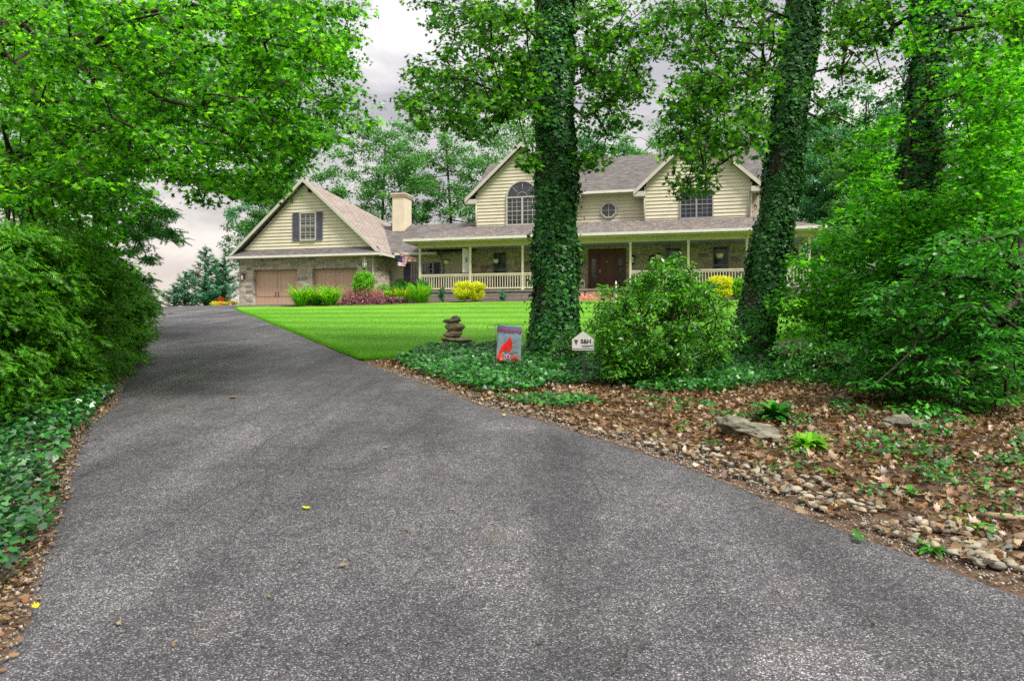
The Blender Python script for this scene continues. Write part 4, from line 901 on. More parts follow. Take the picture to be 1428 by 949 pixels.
# hosta-like plants by the boulder
def rosette(name, label, base, n, L_, w, mat, arch=.5, cat='plant', group=None, up0=.9, curl=1.0, rb=.05, parent_label=None, seg=5):
    V, F = [], []
    for k in range(n):
        a = rng.uniform(0, 2 * math.pi); l = L_ * rng.uniform(.65, 1.1); d = np.array([math.cos(a), math.sin(a)]); pr_ = np.array([-d[1], d[0]]); e = up0 * rng.uniform(.6, 1.2); r0 = rb * rng.random()
        i0 = len(V)
        for s in range(seg + 1):
            t = s / seg; hx = r0 + l * (t * .75) * (.35 + arch * t); hz_ = l * (e * t - curl * arch * t * t * 1.1); ww = w * math.sin(math.pi * min(.97, t * .9 + .07)) ** .7
            c = d * hx
            for q in (-1, 1): V.append((c[0] + pr_[0] * ww * q, c[1] + pr_[1] * ww * q, max(.005, hz_) + .25 * ww))
            if s: F.append((i0 + 2 * s - 2, i0 + 2 * s - 1, i0 + 2 * s + 1, i0 + 2 * s))
    o = np_mesh(name, np.array(V), np.array(F), M[mat], None, True); o.location = base; tag(o, label, cat if label else None, group); return o
p = G(1080, 588); rosette('leafy_plant', 'dark green clump of pointed leaves just behind the large boulder', tuple(p), 90, .40, .04, 'shrub', .45, up0=.95)
p = G(1112, 612); rosette('leafy_plant', 'small green fern-like clump between the boulder and the yellow-green plant', tuple(p), 34, .22, .02, 'limebush', .6, up0=.6)
p = G(1128, 628); rosette('leafy_plant', 'yellow-green variegated clump right of the large boulder', tuple(p), 110, .30, .022, 'limebush', .5, up0=.95)
for (px, py, lab, mt, s) in [(1155, 660, 'little green seedling among the river stones', 'limebush', .10), (1300, 770, 'low green sprig among the stones at the right corner', 'shrub', .16), (1350, 735, 'bright weed beside the fallen branch', 'limebush', .14), (915, 605, 'tiny green weed at the driveway edge below the glossy shrub', 'limebush', .09), (1265, 690, 'slender green weed in the leaf litter right of the pebbles', 'shrub', .15), (945, 600, 'pale weed left of the large boulder', 'limebush', .1)]:
    p = G(px, py); rosette('weed', lab, tuple(p), 16, s, s * .13, mt, .5, up0=.8)

# ------------------------------------------------------------------ front garden of the house
def hpt(px, py, v=None, Y=None):
    return G(px, py)
def blob(name, label, px0, px1, ptop, pbase, Y, leaf, size, per, tmpl='oval', n=46, cat='bush', group=None, depth=None, dense=.35, rad=None, flat=.8):
    xc = (px0 + px1) / 2; X = (xc - CXP) / F0 * Y; z0 = float(gz(X, Y)); top = EYE + (HZ - ptop) / F0 * Y; w = (px1 - px0) / F0 * Y / 2; h = top - z0; dp = depth or w * .8
    rad = rad or min(w, h / 2) * .42
    if name == 'round_bush': n = int(n * 2.6); per = int(per * .55); rad *= .8
    d = rng.normal(size=(n, 3)); d /= np.linalg.norm(d, axis=1, keepdims=True); C = np.array([X, Y, z0 + h * .5]) + d * np.array([w - rad, dp - rad * .8, h / 2 - rad * .7]) * (rng.random(n) ** .3)[:, None]
    if name == 'round_bush': q = C - np.array([X, Y, z0 + h * .5]); C = np.array([X, Y, z0 + h * .5]) + np.sign(q) * np.abs(q / [w, dp, h / 2]) ** .62 * np.array([w - rad, dp - rad * .8, h / 2 - rad * .7])
    return shrub(name, label, (X, Y, z0), C, rad, per, tmpl, leaf, size, flat, cat=cat, group=group, hb=h * .4, k=.005, sh=dense)
blob('round_bush', 'clipped golden round bush in front of the porch railing left of the trunk', 626, 683, 388, 417, 37.2, 'yellowbush', .075, 210)
blob('round_bush', 'clipped golden round bush in front of the porch railing by the leaning trunk', 980, 1026, 380, 413, 33.6, 'yellowbush', .075, 200)
blob('round_bush', 'green round bush touching the golden bush by the leaning trunk', 1012, 1042, 382, 413, 33.9, 'limebush', .075, 150, n=32)
blob('round_bush', 'lime green bush beside the porch steps, behind the glossy shrub', 868, 985, 386, 414, 33.8, 'limebush', .08, 160, n=90)
blob('green_shrub', 'low dark green shrub below the shuttered window of the link wing', 535, 585, 386, 408, 40.2, 'shrub', .085, 150)
blob('green_shrub', 'dark green shrub behind the daylilies in front of the railing', 575, 606, 388, 408, 39.5, 'shrub', .085, 110, n=30)
blob('dwarf_conifer', 'small dark conifer left of the golden bush below the railing', 610, 623, 397, 419, 37.6, 'cedar', .12, 40, 'feather', n=22)
blob('dwarf_conifer', 'tiny conifer in front of the railing right of the golden bush', 693, 709, 402, 417, 37.2, 'cedar', .12, 36, 'feather', n=18)
blob('green_shrub', 'soft light green shrub right of the vine-clad lamp post', 520, 548, 393, 412, 38.6, 'limebush', .08, 110, n=28)
# vine-clad lamp post
w = W(508, 407, 37.9); z0 = float(gz(w[0], 37.9)); lp = empty('lamp_post', (w[0], 37.9, z0)); tag(lp, 'black lantern post clad in a green climbing vine by the garage', 'lamp post')
zt = EYE + (HZ - 374) / F0 * 37.9 - z0
mb = MB(); mb.tube([(0, 0, 0), (0, 0, zt - .05)], .04, 8); mb.lathe([(.04, zt - .05), (.08, zt), (.04, zt + .04)], (0, 0, 0), 10); mb.build('pole', M['darkmetal'], lp)
mb = MB(); mb.lathe([(.07, 0), (.12, .04), (.155, .34)], (0, 0, zt + .03), 8); mb.build('lantern_glass', M['lampglass'], lp)
mb = MB(); mb.lathe([(.20, .33), (.19, .36), (.06, .50), (.02, .54), (.025, .60), (0, .62)], (0, 0, zt + .03), 8)
for k in range(8): a = R(45 * k); mb.tube([(.118 * math.cos(a), .118 * math.sin(a), zt + .07), (.158 * math.cos(a), .158 * math.sin(a), zt + .37)], .010, 4)
mb.build('lantern_cap', M['darkmetal'], lp)
C = np.array([0, 0, 1.05]) + volc((0, 0, 0), (.56, .5, .74), 110, .4); P, Nn, S, up = leaves(C, np.full(110, .26), 130, .9, .085, shell=.4); P[:, 2] = np.clip(P[:, 2], .2, zt - .02)
scatter('vine', P, Nn, S, T_OVAL, M['limebush'], lp, up)
# strap-leaved daylilies with blooms
def daylily(label, px, py, Y, L_, fl, flm, n=170, group='daylily clumps by the garage', mat='limebush'):
    X = (px - CXP) / F0 * Y; z0 = float(gz(X, Y)); o = empty('daylily', (X, Y, z0 + .04)); tag(o, label, 'flower plant', group)
    r = rosette('leaves', None, (0, 0, 0), n, L_, .019, mat, .5, up0=1.35, rb=.38); r.parent = o
    if fl:
        A = np.zeros((fl, 3)); th = rng.uniform(0, 2 * math.pi, fl); q = rng.random(fl) ** .5 * L_ * .55; A[:, 0] = q * np.cos(th); A[:, 1] = q * np.sin(th); Bq = A * 1.25; Bq[:, 2] = L_ * rng.uniform(.5, .74, fl)
        A *= .3; limb_mesh('stalks', A, Bq, np.full(fl, .006), np.full(fl, .004), M['limebush'], o, 4)
        Pq = np.repeat(Bq, 6, 0) + rng.normal(size=(fl * 6, 3)) * .025; Nq = rng.normal(size=(fl * 6, 3)); Nq[:, 2] += .6; Nq[:, 1] -= .5
        scatter('blooms', Pq, Nq, np.full(fl * 6, .085), T_OVAL, M[flm], o)
daylily('yellow-blooming daylily clump in front of the first garage door', 421, 424, 36.9, 1.15, 30, 'yellowflower', 420)
daylily('daylily clump with orange blooms between the two garage doors', 440, 424, 37.3, 1.0, 22, 'orangeflower', 380)
daylily('daylily clump with yellow tips in front of the second garage door', 460, 424, 36.7, 1.1, 18, 'yellowflower', 420)
daylily('bushy bright green daylily clump left of the small dark conifer', 586, 418, 37.1, 1.1, 7, 'orangeflower', 460)
daylily('orange-flowered daylilies between the coleus and the bright green clump', 562, 414, 38.1, .9, 30, 'orangeflower', 260)
daylily('low yellow-flowered daylilies behind the coleus', 545, 412, 38.5, .85, 22, 'yellowflower', 240)
# coleus, plumes, flower bed beyond the drive
def bedrow(name, label, px0, px1, py, Y, h, leaf, size, n, per, cat='flower bed', tmpl='oval', rad=.16, depth=.4):
    C = []
    for k in range(n):
        px = rng.uniform(px0, px1); X = (px - CXP) / F0 * Y; y = Y + rng.uniform(-depth, depth); C.append((X, y, float(gz(X, y)) + .06 + h * rng.uniform(.3, .9)))
    C = np.array(C); b = (C[:, 0].mean(), Y, float(gz(C[:, 0].mean(), Y)))
    P, Nn, S, up = leaves(C, np.full(n, rad), per, .9, size, upw=.6); P[:, 2] = np.maximum(P[:, 2], gz(P[:, 0], P[:, 1]) + .05)
    o = scatter(name, P - np.array(b), Nn, S, T[tmpl], M[leaf], None, up); o.location = b; tag(o, label, cat); return o
bedrow('coleus_bed', 'row of purple and pink coleus edging the lawn before the lamp post', 476, 563, 420, 36.5, .36, 'coleus', .095, 60, 46)
bedrow('flower_bed', 'orange, red and yellow flowers beyond the driveway left of the garage', 298, 331, 424, 44.5, .26, 'orangeflower', .07, 22, 16)
bedrow('edging_plants', 'yellow-green foliage among the orange flowers left of the garage', 297, 331, 424, 44.6, .26, 'yellowbush', .08, 26, 40)
bedrow('flower_bed', 'taller red blooms behind the orange flowers by the garage corner', 303, 331, 416, 45.6, .60, 'redflower', .07, 14, 14)
bedrow('flower_bed', 'low salmon flowers by the porch steps beside the upright ivy trunk', 806, 832, 410, 34.8, .35, 'pinkflower', .08, 14, 30)
n = 420; px = rng.uniform(478, 535, n); Y = rng.uniform(37.2, 38.0, n); X = (px - CXP) / F0 * Y; zb = gz(X, Y); hh = rng.uniform(.45, .85, n)
b = np.array([X.mean(), 37.6, float(gz(X.mean(), 37.6))]); o = empty('astilbe_bed', tuple(b)); tag(o, 'feathery pink plumes of astilbe behind the purple coleus', 'flower bed')
limb_mesh('stalks', np.stack([X, Y, zb], 1) - b, np.stack([X + rng.normal(size=n) * .04, Y, zb + hh], 1) - b, np.full(n, .005), np.full(n, .003), M['plume'], o, 4)
Pq = np.repeat(np.stack([X, Y, zb + hh * .85], 1), 6, 0) - b + rng.normal(size=(n * 6, 3)) * np.array([.03, .03, .12]); Nn = rng.normal(size=(n * 6, 3)); up = np.tile([0, 0, 1.], (n * 6, 1)) + rng.normal(size=(n * 6, 3)) * .3
scatter('plumes', Pq, Nn, rng.uniform(.08, .16, n * 6), T_FEATHER, M['plume'], o, up)

# ------------------------------------------------------------------ ground cover, litter, stones
def gpoly(poly, n):
    """ground points seen inside a picture polygon, even over the ground"""
    Q = np.array([G(*p)[:2] for p in poly]); x0, y0 = Q.min(0); x1, y1 = Q.max(0); out = []
    while len(out) < n:
        x = rng.uniform(x0, x1, 3 * n); y = rng.uniform(y0, y1, 3 * n); k = inpoly(x, y, [tuple(q) for q in Q]); out += list(zip(x[k], y[k]))
    return np.array(out[:n])
def clump(X, Y, f, seed, thr): 
    v = np.array([noise.noise(Vector((x * f, y * f, seed))) for x, y in zip(X, Y)]); return v > thr
def cover(name, label, Q, h, size, leaf, tmpl=T_IVY, tilt=.45, cat='ground cover'):
    n = len(Q); lump = np.array([noise.noise(Vector((x * 1.6, y * 1.6, 2))) for x, y in Q]) * .5 + .5
    z = gz(Q[:, 0], Q[:, 1]) + h * (.25 + lump) * rng.random(n) ** .6 + .015
    P = np.c_[Q, z]; Nn = rng.normal(size=(n, 3)) * tilt; Nn[:, 2] += 1; Nn[:, 1] -= .15
    return tag(scatter(name, P, Nn, size * rng.uniform(.6, 1.3, n), tmpl, M[leaf], None), label, cat, kind='stuff')
ivyA = [(550, 507), (600, 486), (660, 484), (700, 488), (745, 494), (760, 500), (760, 545), (700, 552), (655, 548), (610, 532), (575, 518)]
ivyB = [(745, 496), (1010, 492), (1100, 510), (1260, 520), (1290, 540), (1200, 545), (1105, 532), (1010, 552), (900, 550), (860, 538), (760, 540)]
qa = np.vstack([gpoly(ivyA, 11500), gpoly(ivyB, 17500)]); k = (qa[:, 0] > RX(qa[:, 1]) + .3)
cover('ground_ivy', 'glossy ivy and pachysandra carpet around the feet of the ivy trees', qa[k], .22, .085, 'groundivy')
q = gpoly([(690, 560), (760, 553), (820, 556), (850, 566), (760, 572)], 700); cover('ground_ivy', 'narrow tongue of ivy creeping toward the driveway below the security sign', q, .10, .07, 'groundivy')
q = gpoly([(1150, 560), (1300, 580), (1428, 600), (1428, 720), (1330, 700), (1240, 650), (1180, 600)], 2600); k = clump(q[:, 0], q[:, 1], 1.6, 5, .05); cover('ground_ivy', 'scattered ivy sprigs poking through the fallen leaves below the evergreen', q[k], .14, .06, 'groundivy')
q = gpoly([(880, 556), (1060, 566), (1060, 590), (980, 580), (900, 572)], 900); k = clump(q[:, 0], q[:, 1], 1.8, 8, .1); cover('ground_ivy', 'thin ivy runners in the leaves beneath the glossy shrub', q[k], .08, .055, 'groundivy')
# left verge
n = 17000; y = rng.uniform(3.7, 9.6, n); d = rng.random(n) ** .9 * 3.4; x = LX(y) + .08 - .06 * np.sin(y * 2.3) - .12 * rng.random(n) - d
cover('ground_ivy', 'broad-leaved ivy spilling beside the left edge of the driveway', np.c_[x, y], .30, .078, 'darkivy')
n = 15000; x = rng.uniform(4.5, 17, n); y = rng.uniform(12.5, 19.5, n); k = y < np.interp(x, bx, by) + .4; cover('ground_ivy', 'dark ivy carpet deep under the saplings on the right', np.c_[x, y][k], .22, .10, 'groundivy')
# fallen leaves
n = 62000; y = rng.uniform(2.2, 15.5, n); d = rng.random(n) ** .8 * 8.5; x = RX(y) - .05 + d - .14 * rng.random(n) ** 3
bxx = (x > 14) | ((y > np.interp(x, bx, by) - .3)); k = ~bxx; x, y = x[k], y[k]
k = rng.random(len(x)) < np.where(x > RX(y) + .1, 1, .35) * np.where((y < 7.2) & (x < RX(y) + .62), .35, 1); x, y = x[k], y[k]; n = len(x)
z = gz(x, y) + .012 + .045 * rng.random(n); Nn = rng.normal(size=(n, 3)) * .5; Nn[:, 2] += 1
V, Tt = T_OAK; Vc = V.copy(); Vc[:, 2] = .55 * V[:, 0] ** 2 + .35 * V[:, 1] ** 2 - .05
tag(scatter('fallen_leaves', np.c_[x, y, z], Nn, np.clip(rng.lognormal(-2.75, .35, n), .025, .13), (Vc, Tt), M['dry']), 'brown fallen leaves covering the roadside bed', 'leaf litter', kind='stuff')
n = 2600; y = rng.uniform(2.4, 10, n); x = LX(y) + .16 * rng.random(n) ** 2.5 - .30 * rng.random(n); Nn = rng.normal(size=(n, 3)) * .35; Nn[:, 2] += 1
tag(scatter('fallen_leaves', np.c_[x, y, gz(x, y) + .01 + .02 * rng.random(n)], Nn, rng.uniform(.015, .06, n), (Vc, Tt), M['dry']), 'crumbled brown leaves and twigs along the left edge of the driveway', 'leaf litter', kind='stuff')
# loose crumbs of gravel along both edges
n = 9000; y = rng.uniform(2.4, 13, n); s = rng.random(n) < .5; x = np.where(s, LX(y) + .10 - .45 * rng.random(n), RX(y) - .12 + .5 * rng.random(n))
TV = np.array([(1, 0, 0), (-1, 0, 0), (0, 1, 0), (0, -1, 0), (0, 0, .8), (0, 0, -.8)], float) * .5; TF = np.array([(0, 2, 4), (2, 1, 4), (1, 3, 4), (3, 0, 4), (2, 0, 5), (1, 2, 5), (3, 1, 5), (0, 3, 5)])
tag(scatter('gravel', np.c_[x, y, gz(x, y) + .008], rng.normal(size=(n, 3)), rng.uniform(.008, .028, n), (TV, TF), leafmat('gravel_grain', [(.10, .09, .08), (.30, .27, .22), (.20, .15, .11), (.45, .42, .37)], .0, .8, .2)), 'fine loose gravel along the driveway edges', 'gravel', kind='stuff')
# twigs in the litter
mb = MB()
for k in range(170):
    y = random.uniform(2.8, 11); x = (float(RX(y)) + random.uniform(-.05, 4)) if random.random() < .75 else float(LX(y)) + random.uniform(-.4, .15); a = random.uniform(0, 6.3); l = random.uniform(.08, .35); z = float(gz(x, y)) + .03
    mb.tube([(x, y, z), (x + l * .5 * math.cos(a), y + l * .5 * math.sin(a), z + random.uniform(0, .03)), (x + l * math.cos(a + .3), y + l * math.sin(a + .3), z)], [.004, .003, .002], 4)
tag(mb.build('debris', M['twig']), 'thin broken twigs scattered through the leaf litter', 'twigs', kind='stuff')
# river stones: eight shapes, three hundred stones
protos = []
def rockmesh(seed, sub, rough, sc_, mat, f=1.6):
    import bmesh
    bm = bmesh.new(); bmesh.ops.create_icosphere(bm, subdivisions=sub, radius=1.0)
    for v in bm.verts:
        q = v.co.normalized(); d_ = 1 + rough * noise.noise(q * f + Vector((seed * 7.1, 0, 0))) + rough * .35 * noise.noise(q * f * 3 + Vector((0, seed * 3.3, 0))); v.co = Vector((q.x * sc_[0], q.y * sc_[1], q.z * sc_[2])) * d_
    me = bpy.data.meshes.new('river_stone'); bm.to_mesh(me); bm.free(); me.materials.append(mat); me.polygons.foreach_set('use_smooth', [True] * len(me.polygons)); return me
for i in range(12): protos.append(rockmesh(i, 3, .22, (1, random.uniform(.62, .9), random.uniform(.42, .62)), PEB[i % 6]))
spots = []
def heap(n, f):
    for _ in range(n):
        for tr in range(30):
            x, y, s = f()
            if x < RX(y) + .06 + s: continue
            if all((x - a) ** 2 + (y - b_) ** 2 > (.74 * (s + t_)) ** 2 for a, b_, t_ in spots): spots.append((x, y, s)); break
A1 = [tuple(G(*p)[:2]) for p in ((1060, 655), (1230, 730))]; A2 = [tuple(G(*p)[:2]) for p in ((1310, 740), (1428, 785))]
def along(p0, p1, wmax, smin, smax):
    def f():
        t_ = random.random(); y = p0[1] + (p1[1] - p0[1]) * t_; return float(RX(y)) + .08 + wmax * random.random() ** 1.1, y, random.uniform(smin, smax)
    return f
heap(130, along((0, 6.9), (0, 4.9), .62, .022, .052)); heap(70, along((0, 4.7), (0, 3.9), .80, .026, .060)); heap(100, along((0, 9.8), (0, 6.6), .5, .018, .042))
grp = 'river stones laid in a strip beside the driveway'
for i, (x, y, s) in enumerate(spots[:300]):
    o = bpy.data.objects.new('river_stone', protos[i % 12]); link(o); o.location = (x, y, float(gz(x, y)) + s * .22 + .012); o.scale = (s, s, s); o.rotation_euler = (random.uniform(-.25, .25), random.uniform(-.25, .25), random.uniform(0, 6.3))
    tag(o, 'smooth rounded river stone in the strip along the right driveway edge', 'stone', grp)
print('stones', len(spots))
# boulders
def boulder(px, py, L_, hgt, dep, rz, label, mat='rock', tilt=0.0, seed=3):
    p = G(px, py); me = rockmesh(seed, 5, .65, (L_ / 2, dep / 2, hgt / 2), M[mat], 1.3); o = bpy.data.objects.new('boulder', me); link(o); o.location = (p[0], p[1] + dep * .3, p[2] + hgt * .30); o.rotation_euler = (0, tilt, rz); return tag(o, label, 'boulder')
boulder(1050, 614, .60, .24, .33, -.35, 'large grey layered boulder lying in the leaves by the river stones', tilt=.16)
boulder(1268, 600, .36, .17, .28, .1, 'smaller pale rock half hidden below the dark evergreen', seed=9)
# fallen branch at the right edge
p = G(1400, 733); mb = MB(); mb.tube([(p[0] - .12, p[1] + .1, p[2] + .05), (p[0] + .05, p[1], p[2] + .06), (p[0] + .25, p[1] - .1, p[2] + .05), (p[0] + .55, p[1] - .3, p[2] + .06)], [.022, .026, .024, .02], 8); tag(mb.build('fallen_branch', M['rocktan']), 'short fallen branch lying above the stones at the right corner', 'branch')
# single leaves on the asphalt
for i, (px, py, s, c, lab) in enumerate([(427, 717, .07, 'yellowbush', 'yellow leaf lying alone in the middle of the driveway'), (478, 799, .06, 'dry', 'curled tan leaf below the yellow leaf on the driveway'), (50, 859, .06, 'yellowbush', 'pale green leaf near the left edge of the driveway'), (1200, 757, .09, 'shrub', 'grey-green leaf sprig near the right edge of the driveway'), (538, 630, .06, 'dry', 'small pale leaf on the driveway left of centre'), (325, 558, .12, 'dry', 'dry brown leaf cluster far up the driveway'), (255, 520, .09, 'shrub', 'small green leaf near the top left of the driveway'), (703, 584, .07, 'yellowflower', 'small yellow leaf near the right edge of the driveway')]):
    p = G(px, py); k = 3 if s > .08 else 1; P = np.array([[p[0], p[1], p[2] + .055]] * k) + rng.normal(size=(k, 3)) * .03 * (k > 1); P[:, 2] = p[2] + .052
    b = P[0].copy(); Nn = np.tile([.1, -.1, 1.], (k, 1)); o = scatter('driveway_leaf', P - b, Nn, np.full(k, s), (Vc, Tt), M[c]); o.location = b; tag(o, lab, 'leaf')

# ------------------------------------------------------------------ small things near the drive
def text(body, size, loc, mat, parent, name='lettering', rot=(R(90), 0, 0), shear=0.0, off=0.0, ext=.0015, align='CENTER'):
    cu = bpy.data.curves.new(name, 'FONT'); cu.body = body; cu.size = size; cu.align_x = align; cu.shear = shear; cu.offset = off; cu.extrude = ext; cu.resolution_u = 4; cu.materials.append(mat)
    tmp = bpy.data.objects.new('tmp', cu); COL.objects.link(tmp); dg_ = bpy.context.evaluated_depsgraph_get(); dg_.update(); me = bpy.data.meshes.new_from_object(tmp.evaluated_get(dg_)); bpy.data.objects.remove(tmp)
    if not me.materials: me.materials.append(mat)
    o = bpy.data.objects.new(name, me); link(o, parent); o.location = loc; o.rotation_euler = rot; return o
# cairn of stacked stones
p = G(632, 489); p = np.array([-1.44, 16.6, float(gz(-1.44, 16.6))]); cn = empty('stone_cairn', tuple(p), .1); tag(cn, 'stack of brown flat stones rising from the ivy beside the lawn', 'cairn')
for i, (x, w_, d_, z, h_, m_) in enumerate([(-.10, .86, .6, .08, .24, 'rocktan'), (.10, .76, .5, .21, .15, 'rocktan'), (.0, .46, .42, .35, .20, 'rocktan'), (.05, .46, .40, .52, .26, 'rocktan'), (-.03, .42, .32, .67, .13, 'rock'), (.06, .24, .2, .73, .14, 'rock')]):
    o = bpy.data.objects.new('stone', rockmesh(20 + i, 3, .25, (w_ / 2, d_ / 2, h_ / 2), M[m_], 1.5)); link(o, cn); o.location = (x, 0, z); o.rotation_euler = (.03, random.uniform(-.12, .12), random.uniform(-.3, .3))
ivq = np.stack([rng.normal(size=260) * .42, rng.normal(size=260) * .22 - .25, rng.random(260) * .18], 1)
# welcome flag with a red bird
FY = 12.2; fp = W(711, 480, FY); gl_ = float(gz(fp[0], FY)); fl = empty('garden_flag', (fp[0], FY, gl_), R(3)); tag(fl, 'small welcome flag with a red cardinal on a black stand in the ivy', 'flag')
fw, zt, zb = .44, EYE + (HZ - 453) / F0 * FY - gl_, EYE + (HZ - 503) / F0 * FY - gl_
mb = MB(); xp = -fw / 2 - .035
mb.tube([(xp, .02, -.05), (xp, .02, zt + .03), ], .006, 6); mb.tube([(xp, .02, zt + .012), (fw / 2 + .02, .02, zt + .005), (fw / 2 + .02, .02, zt - .02)], .005, 6)
mb.tube([(xp - .08 + .075 * math.cos(a), .02, zt - .035 + .045 * math.sin(a)) for a in np.linspace(.6, 5.6, 14)], .004, 5); mb.build('stand', M['darkmetal'], fl)
NX, NZ = 14, 20
def wav(x, z): return .012 * math.sin(x * 14 + z * 5) * (zt - z) / (zt - zb) + .006 * math.sin(z * 17)
V = [(-fw / 2 + fw * i / NX - .045 * (1 - j / NZ) * .6, wav(-fw / 2 + fw * i / NX, zb + (zt - zb) * j / NZ) + .02, zb + (zt - zb) * j / NZ - .035 * (i / NX)) for j in range(NZ + 1) for i in range(NX + 1)]
F = [(j * (NX + 1) + i, j * (NX + 1) + i + 1, (j + 1) * (NX + 1) + i + 1, (j + 1) * (NX + 1) + i) for j in range(NZ) for i in range(NX)]
m, nt_, out_ = newmat('flag_cloth'); v_ = coords(nt_); sx_ = nt_.nodes.new('ShaderNodeSeparateXYZ'); L(nt_, v_, sx_.inputs[0])
c_ = ramp(nt_, math_(nt_, 'DIVIDE', math_(nt_, 'SUBTRACT', sx_.outputs[2], zb), zt - zb), [(0, (.22, .18, .16)), (.3, (.19, .25, .25)), (.7, (.18, .24, .29)), (1, (.07, .09, .22))])
c_ = mixc(nt_, .35, c_, ramp(nt_, tex(nt_, v_, 16, 4), [(.35, (.25, .3, .4)), (.65, (1, 1, 1))]), 'MULTIPLY'); pbsdf(nt_, out_, c_, .8, .1); M['flag'] = m
mb = MB(); mb.add(V, F, 0, True); pnl = mb.build('flag_cloth', M['flag'], fl); sm_ = pnl.modifiers.new('thickness', 'SOLIDIFY'); sm_.thickness = .002
H_ = zt - zb
def patch(name, pts, mat, y=-.004):
    """a printed shape lying on the cloth"""
    v = [((u - .5) * fw - .027 * (1 - w_), wav((u - .5) * fw, zb + w_ * H_) + .02 + y, zb + w_ * H_ - .035 * u) for u, w_ in pts]
    b_ = MB(); b_.add(v, [tuple(range(len(v)))]); o = b_.build(name, mat, pnl); return o
red = plain('print_red', (.62, .025, .02), .7, .1, .2, 30); dkr = plain('print_dark_red', (.30, .02, .04), .7, .1, .2, 30); grn = plain('print_green', (.10, .22, .12), .7, .1, .2, 30); pnk = plain('print_pink', (.62, .22, .38), .7, .1, .2, 30); org = plain('print_orange', (.75, .25, .03), .7, .1, .1, 30); brn = plain('print_brown', (.14, .08, .07), .7, .1, .2, 30)
patch('branch_print', [(.30, .29), (.5, .25), (.85, .30), (.86, .275), (.5, .22), (.30, .265)], brn, -.006)
patch('bird_print', [(.03, .08), (.11, .05), (.19, .17), (.27, .29), (.40, .31), (.52, .29), (.60, .34), (.645, .42), (.62, .49), (.66, .53), (.615, .56), (.60, .62), (.56, .66), (.53, .73), (.50, .66), (.40, .56), (.26, .48), (.15, .36), (.10, .22)], red, -.009)
patch('bird_wing_print', [(.15, .34), (.28, .45), (.42, .47), (.46, .40), (.36, .345), (.25, .32), (.16, .22)], dkr, -.012)
patch('beak_print', [(.615, .50), (.70, .485), (.62, .455)], org, -.012)
patch('face_print', [(.57, .52), (.62, .52), (.62, .46), (.585, .45)], brn, -.013)
def ros(u, w_, r, mat, y): return patch('flower_print', [(u + r * (1 + .25 * math.sin(5 * a)) * math.cos(a) * H_ / fw * .62, w_ + r * (1 + .25 * math.sin(5 * a)) * math.sin(a) * .62) for a in np.linspace(0, 2 * math.pi, 26)[:-1]], mat, y)
ros(.48, .16, .10, pnk, -.011); ros(.48, .16, .05, dkr, -.014); ros(.76, .09, .12, red, -.012); ros(.76, .09, .06, dkr, -.015); ros(.2, .07, .09, red, -.012); ros(.2, .07, .045, org, -.015)
for a in ((.62, .20, .72, .27), (.33, .14, .24, .22), (.6, .07, .52, .02), (.88, .18, .93, .26)): patch('foliage_print', [(a[0], a[1]), ((a[0] + a[2]) / 2 + .03, (a[1] + a[3]) / 2), (a[2], a[3]), ((a[0] + a[2]) / 2 - .03, (a[1] + a[3]) / 2)], grn, -.009)
text('Welcome', .112, (-.01, .006, zb + .80 * H_), dkr, pnl, shear=.35, off=.0015).rotation_euler = (R(90), R(5), 0)
# security sign
SY = 10.3; sp = W(813, 476, SY); gs = float(gz(sp[0], SY)); sg = empty('security_sign', (sp[0], SY, gs), R(-4)); tag(sg, 'house-shaped white security sign lettered S&H on a thin black stake', 'sign')
zc = EYE + (HZ - 463.5) / F0 * SY - gs; zl = EYE + (HZ - 488) / F0 * SY - gs; ze = EYE + (HZ - 473) / F0 * SY - gs; hw = .165
mb = MB(); mb.extr([(-hw, zl), (hw, zl), (hw, ze), (.03, zc), (-.03, zc), (-hw, ze)], -.004, .004); mb.extr([(-.02, zc), (.02, zc), (0, zc + .025)], -.004, .004); bd = mb.build('sign_board', plain('sign_white', (.46, .47, .42), .5, .3, .06, 8), sg)
mb = MB(); mb.box(.005, .033, .006, .022, -.1, zl + .1); mb.build('stake', M['darkmetal'], sg)
ink = plain('sign_ink', (.03, .035, .05), .5, .3, .1, 20); pur = plain('sign_purple', (.14, .03, .10), .5, .3, .2, 20)
text('S&H', .088, (.045, -.006, ze - .06), ink, bd, off=.003)
mb = MB(); mb.box(-.02, .15, -.0065, -.0042, zl + .060, zl + .072); mb.box(-.16, .15, -.0065, -.0042, zl + .018, zl + .026); mb.box(-.015, .10, -.0065, -.0042, zl + .042, zl + .048); mb.build('printed_line', ink, bd)
mb = MB(); mb.extr([(-.135, ze - .005), (-.075, ze - .005), (-.08, ze - .04), (-.10, ze - .085), (-.125, ze - .04)], -.0065, -.0042); mb.build('emblem', pur, bd)
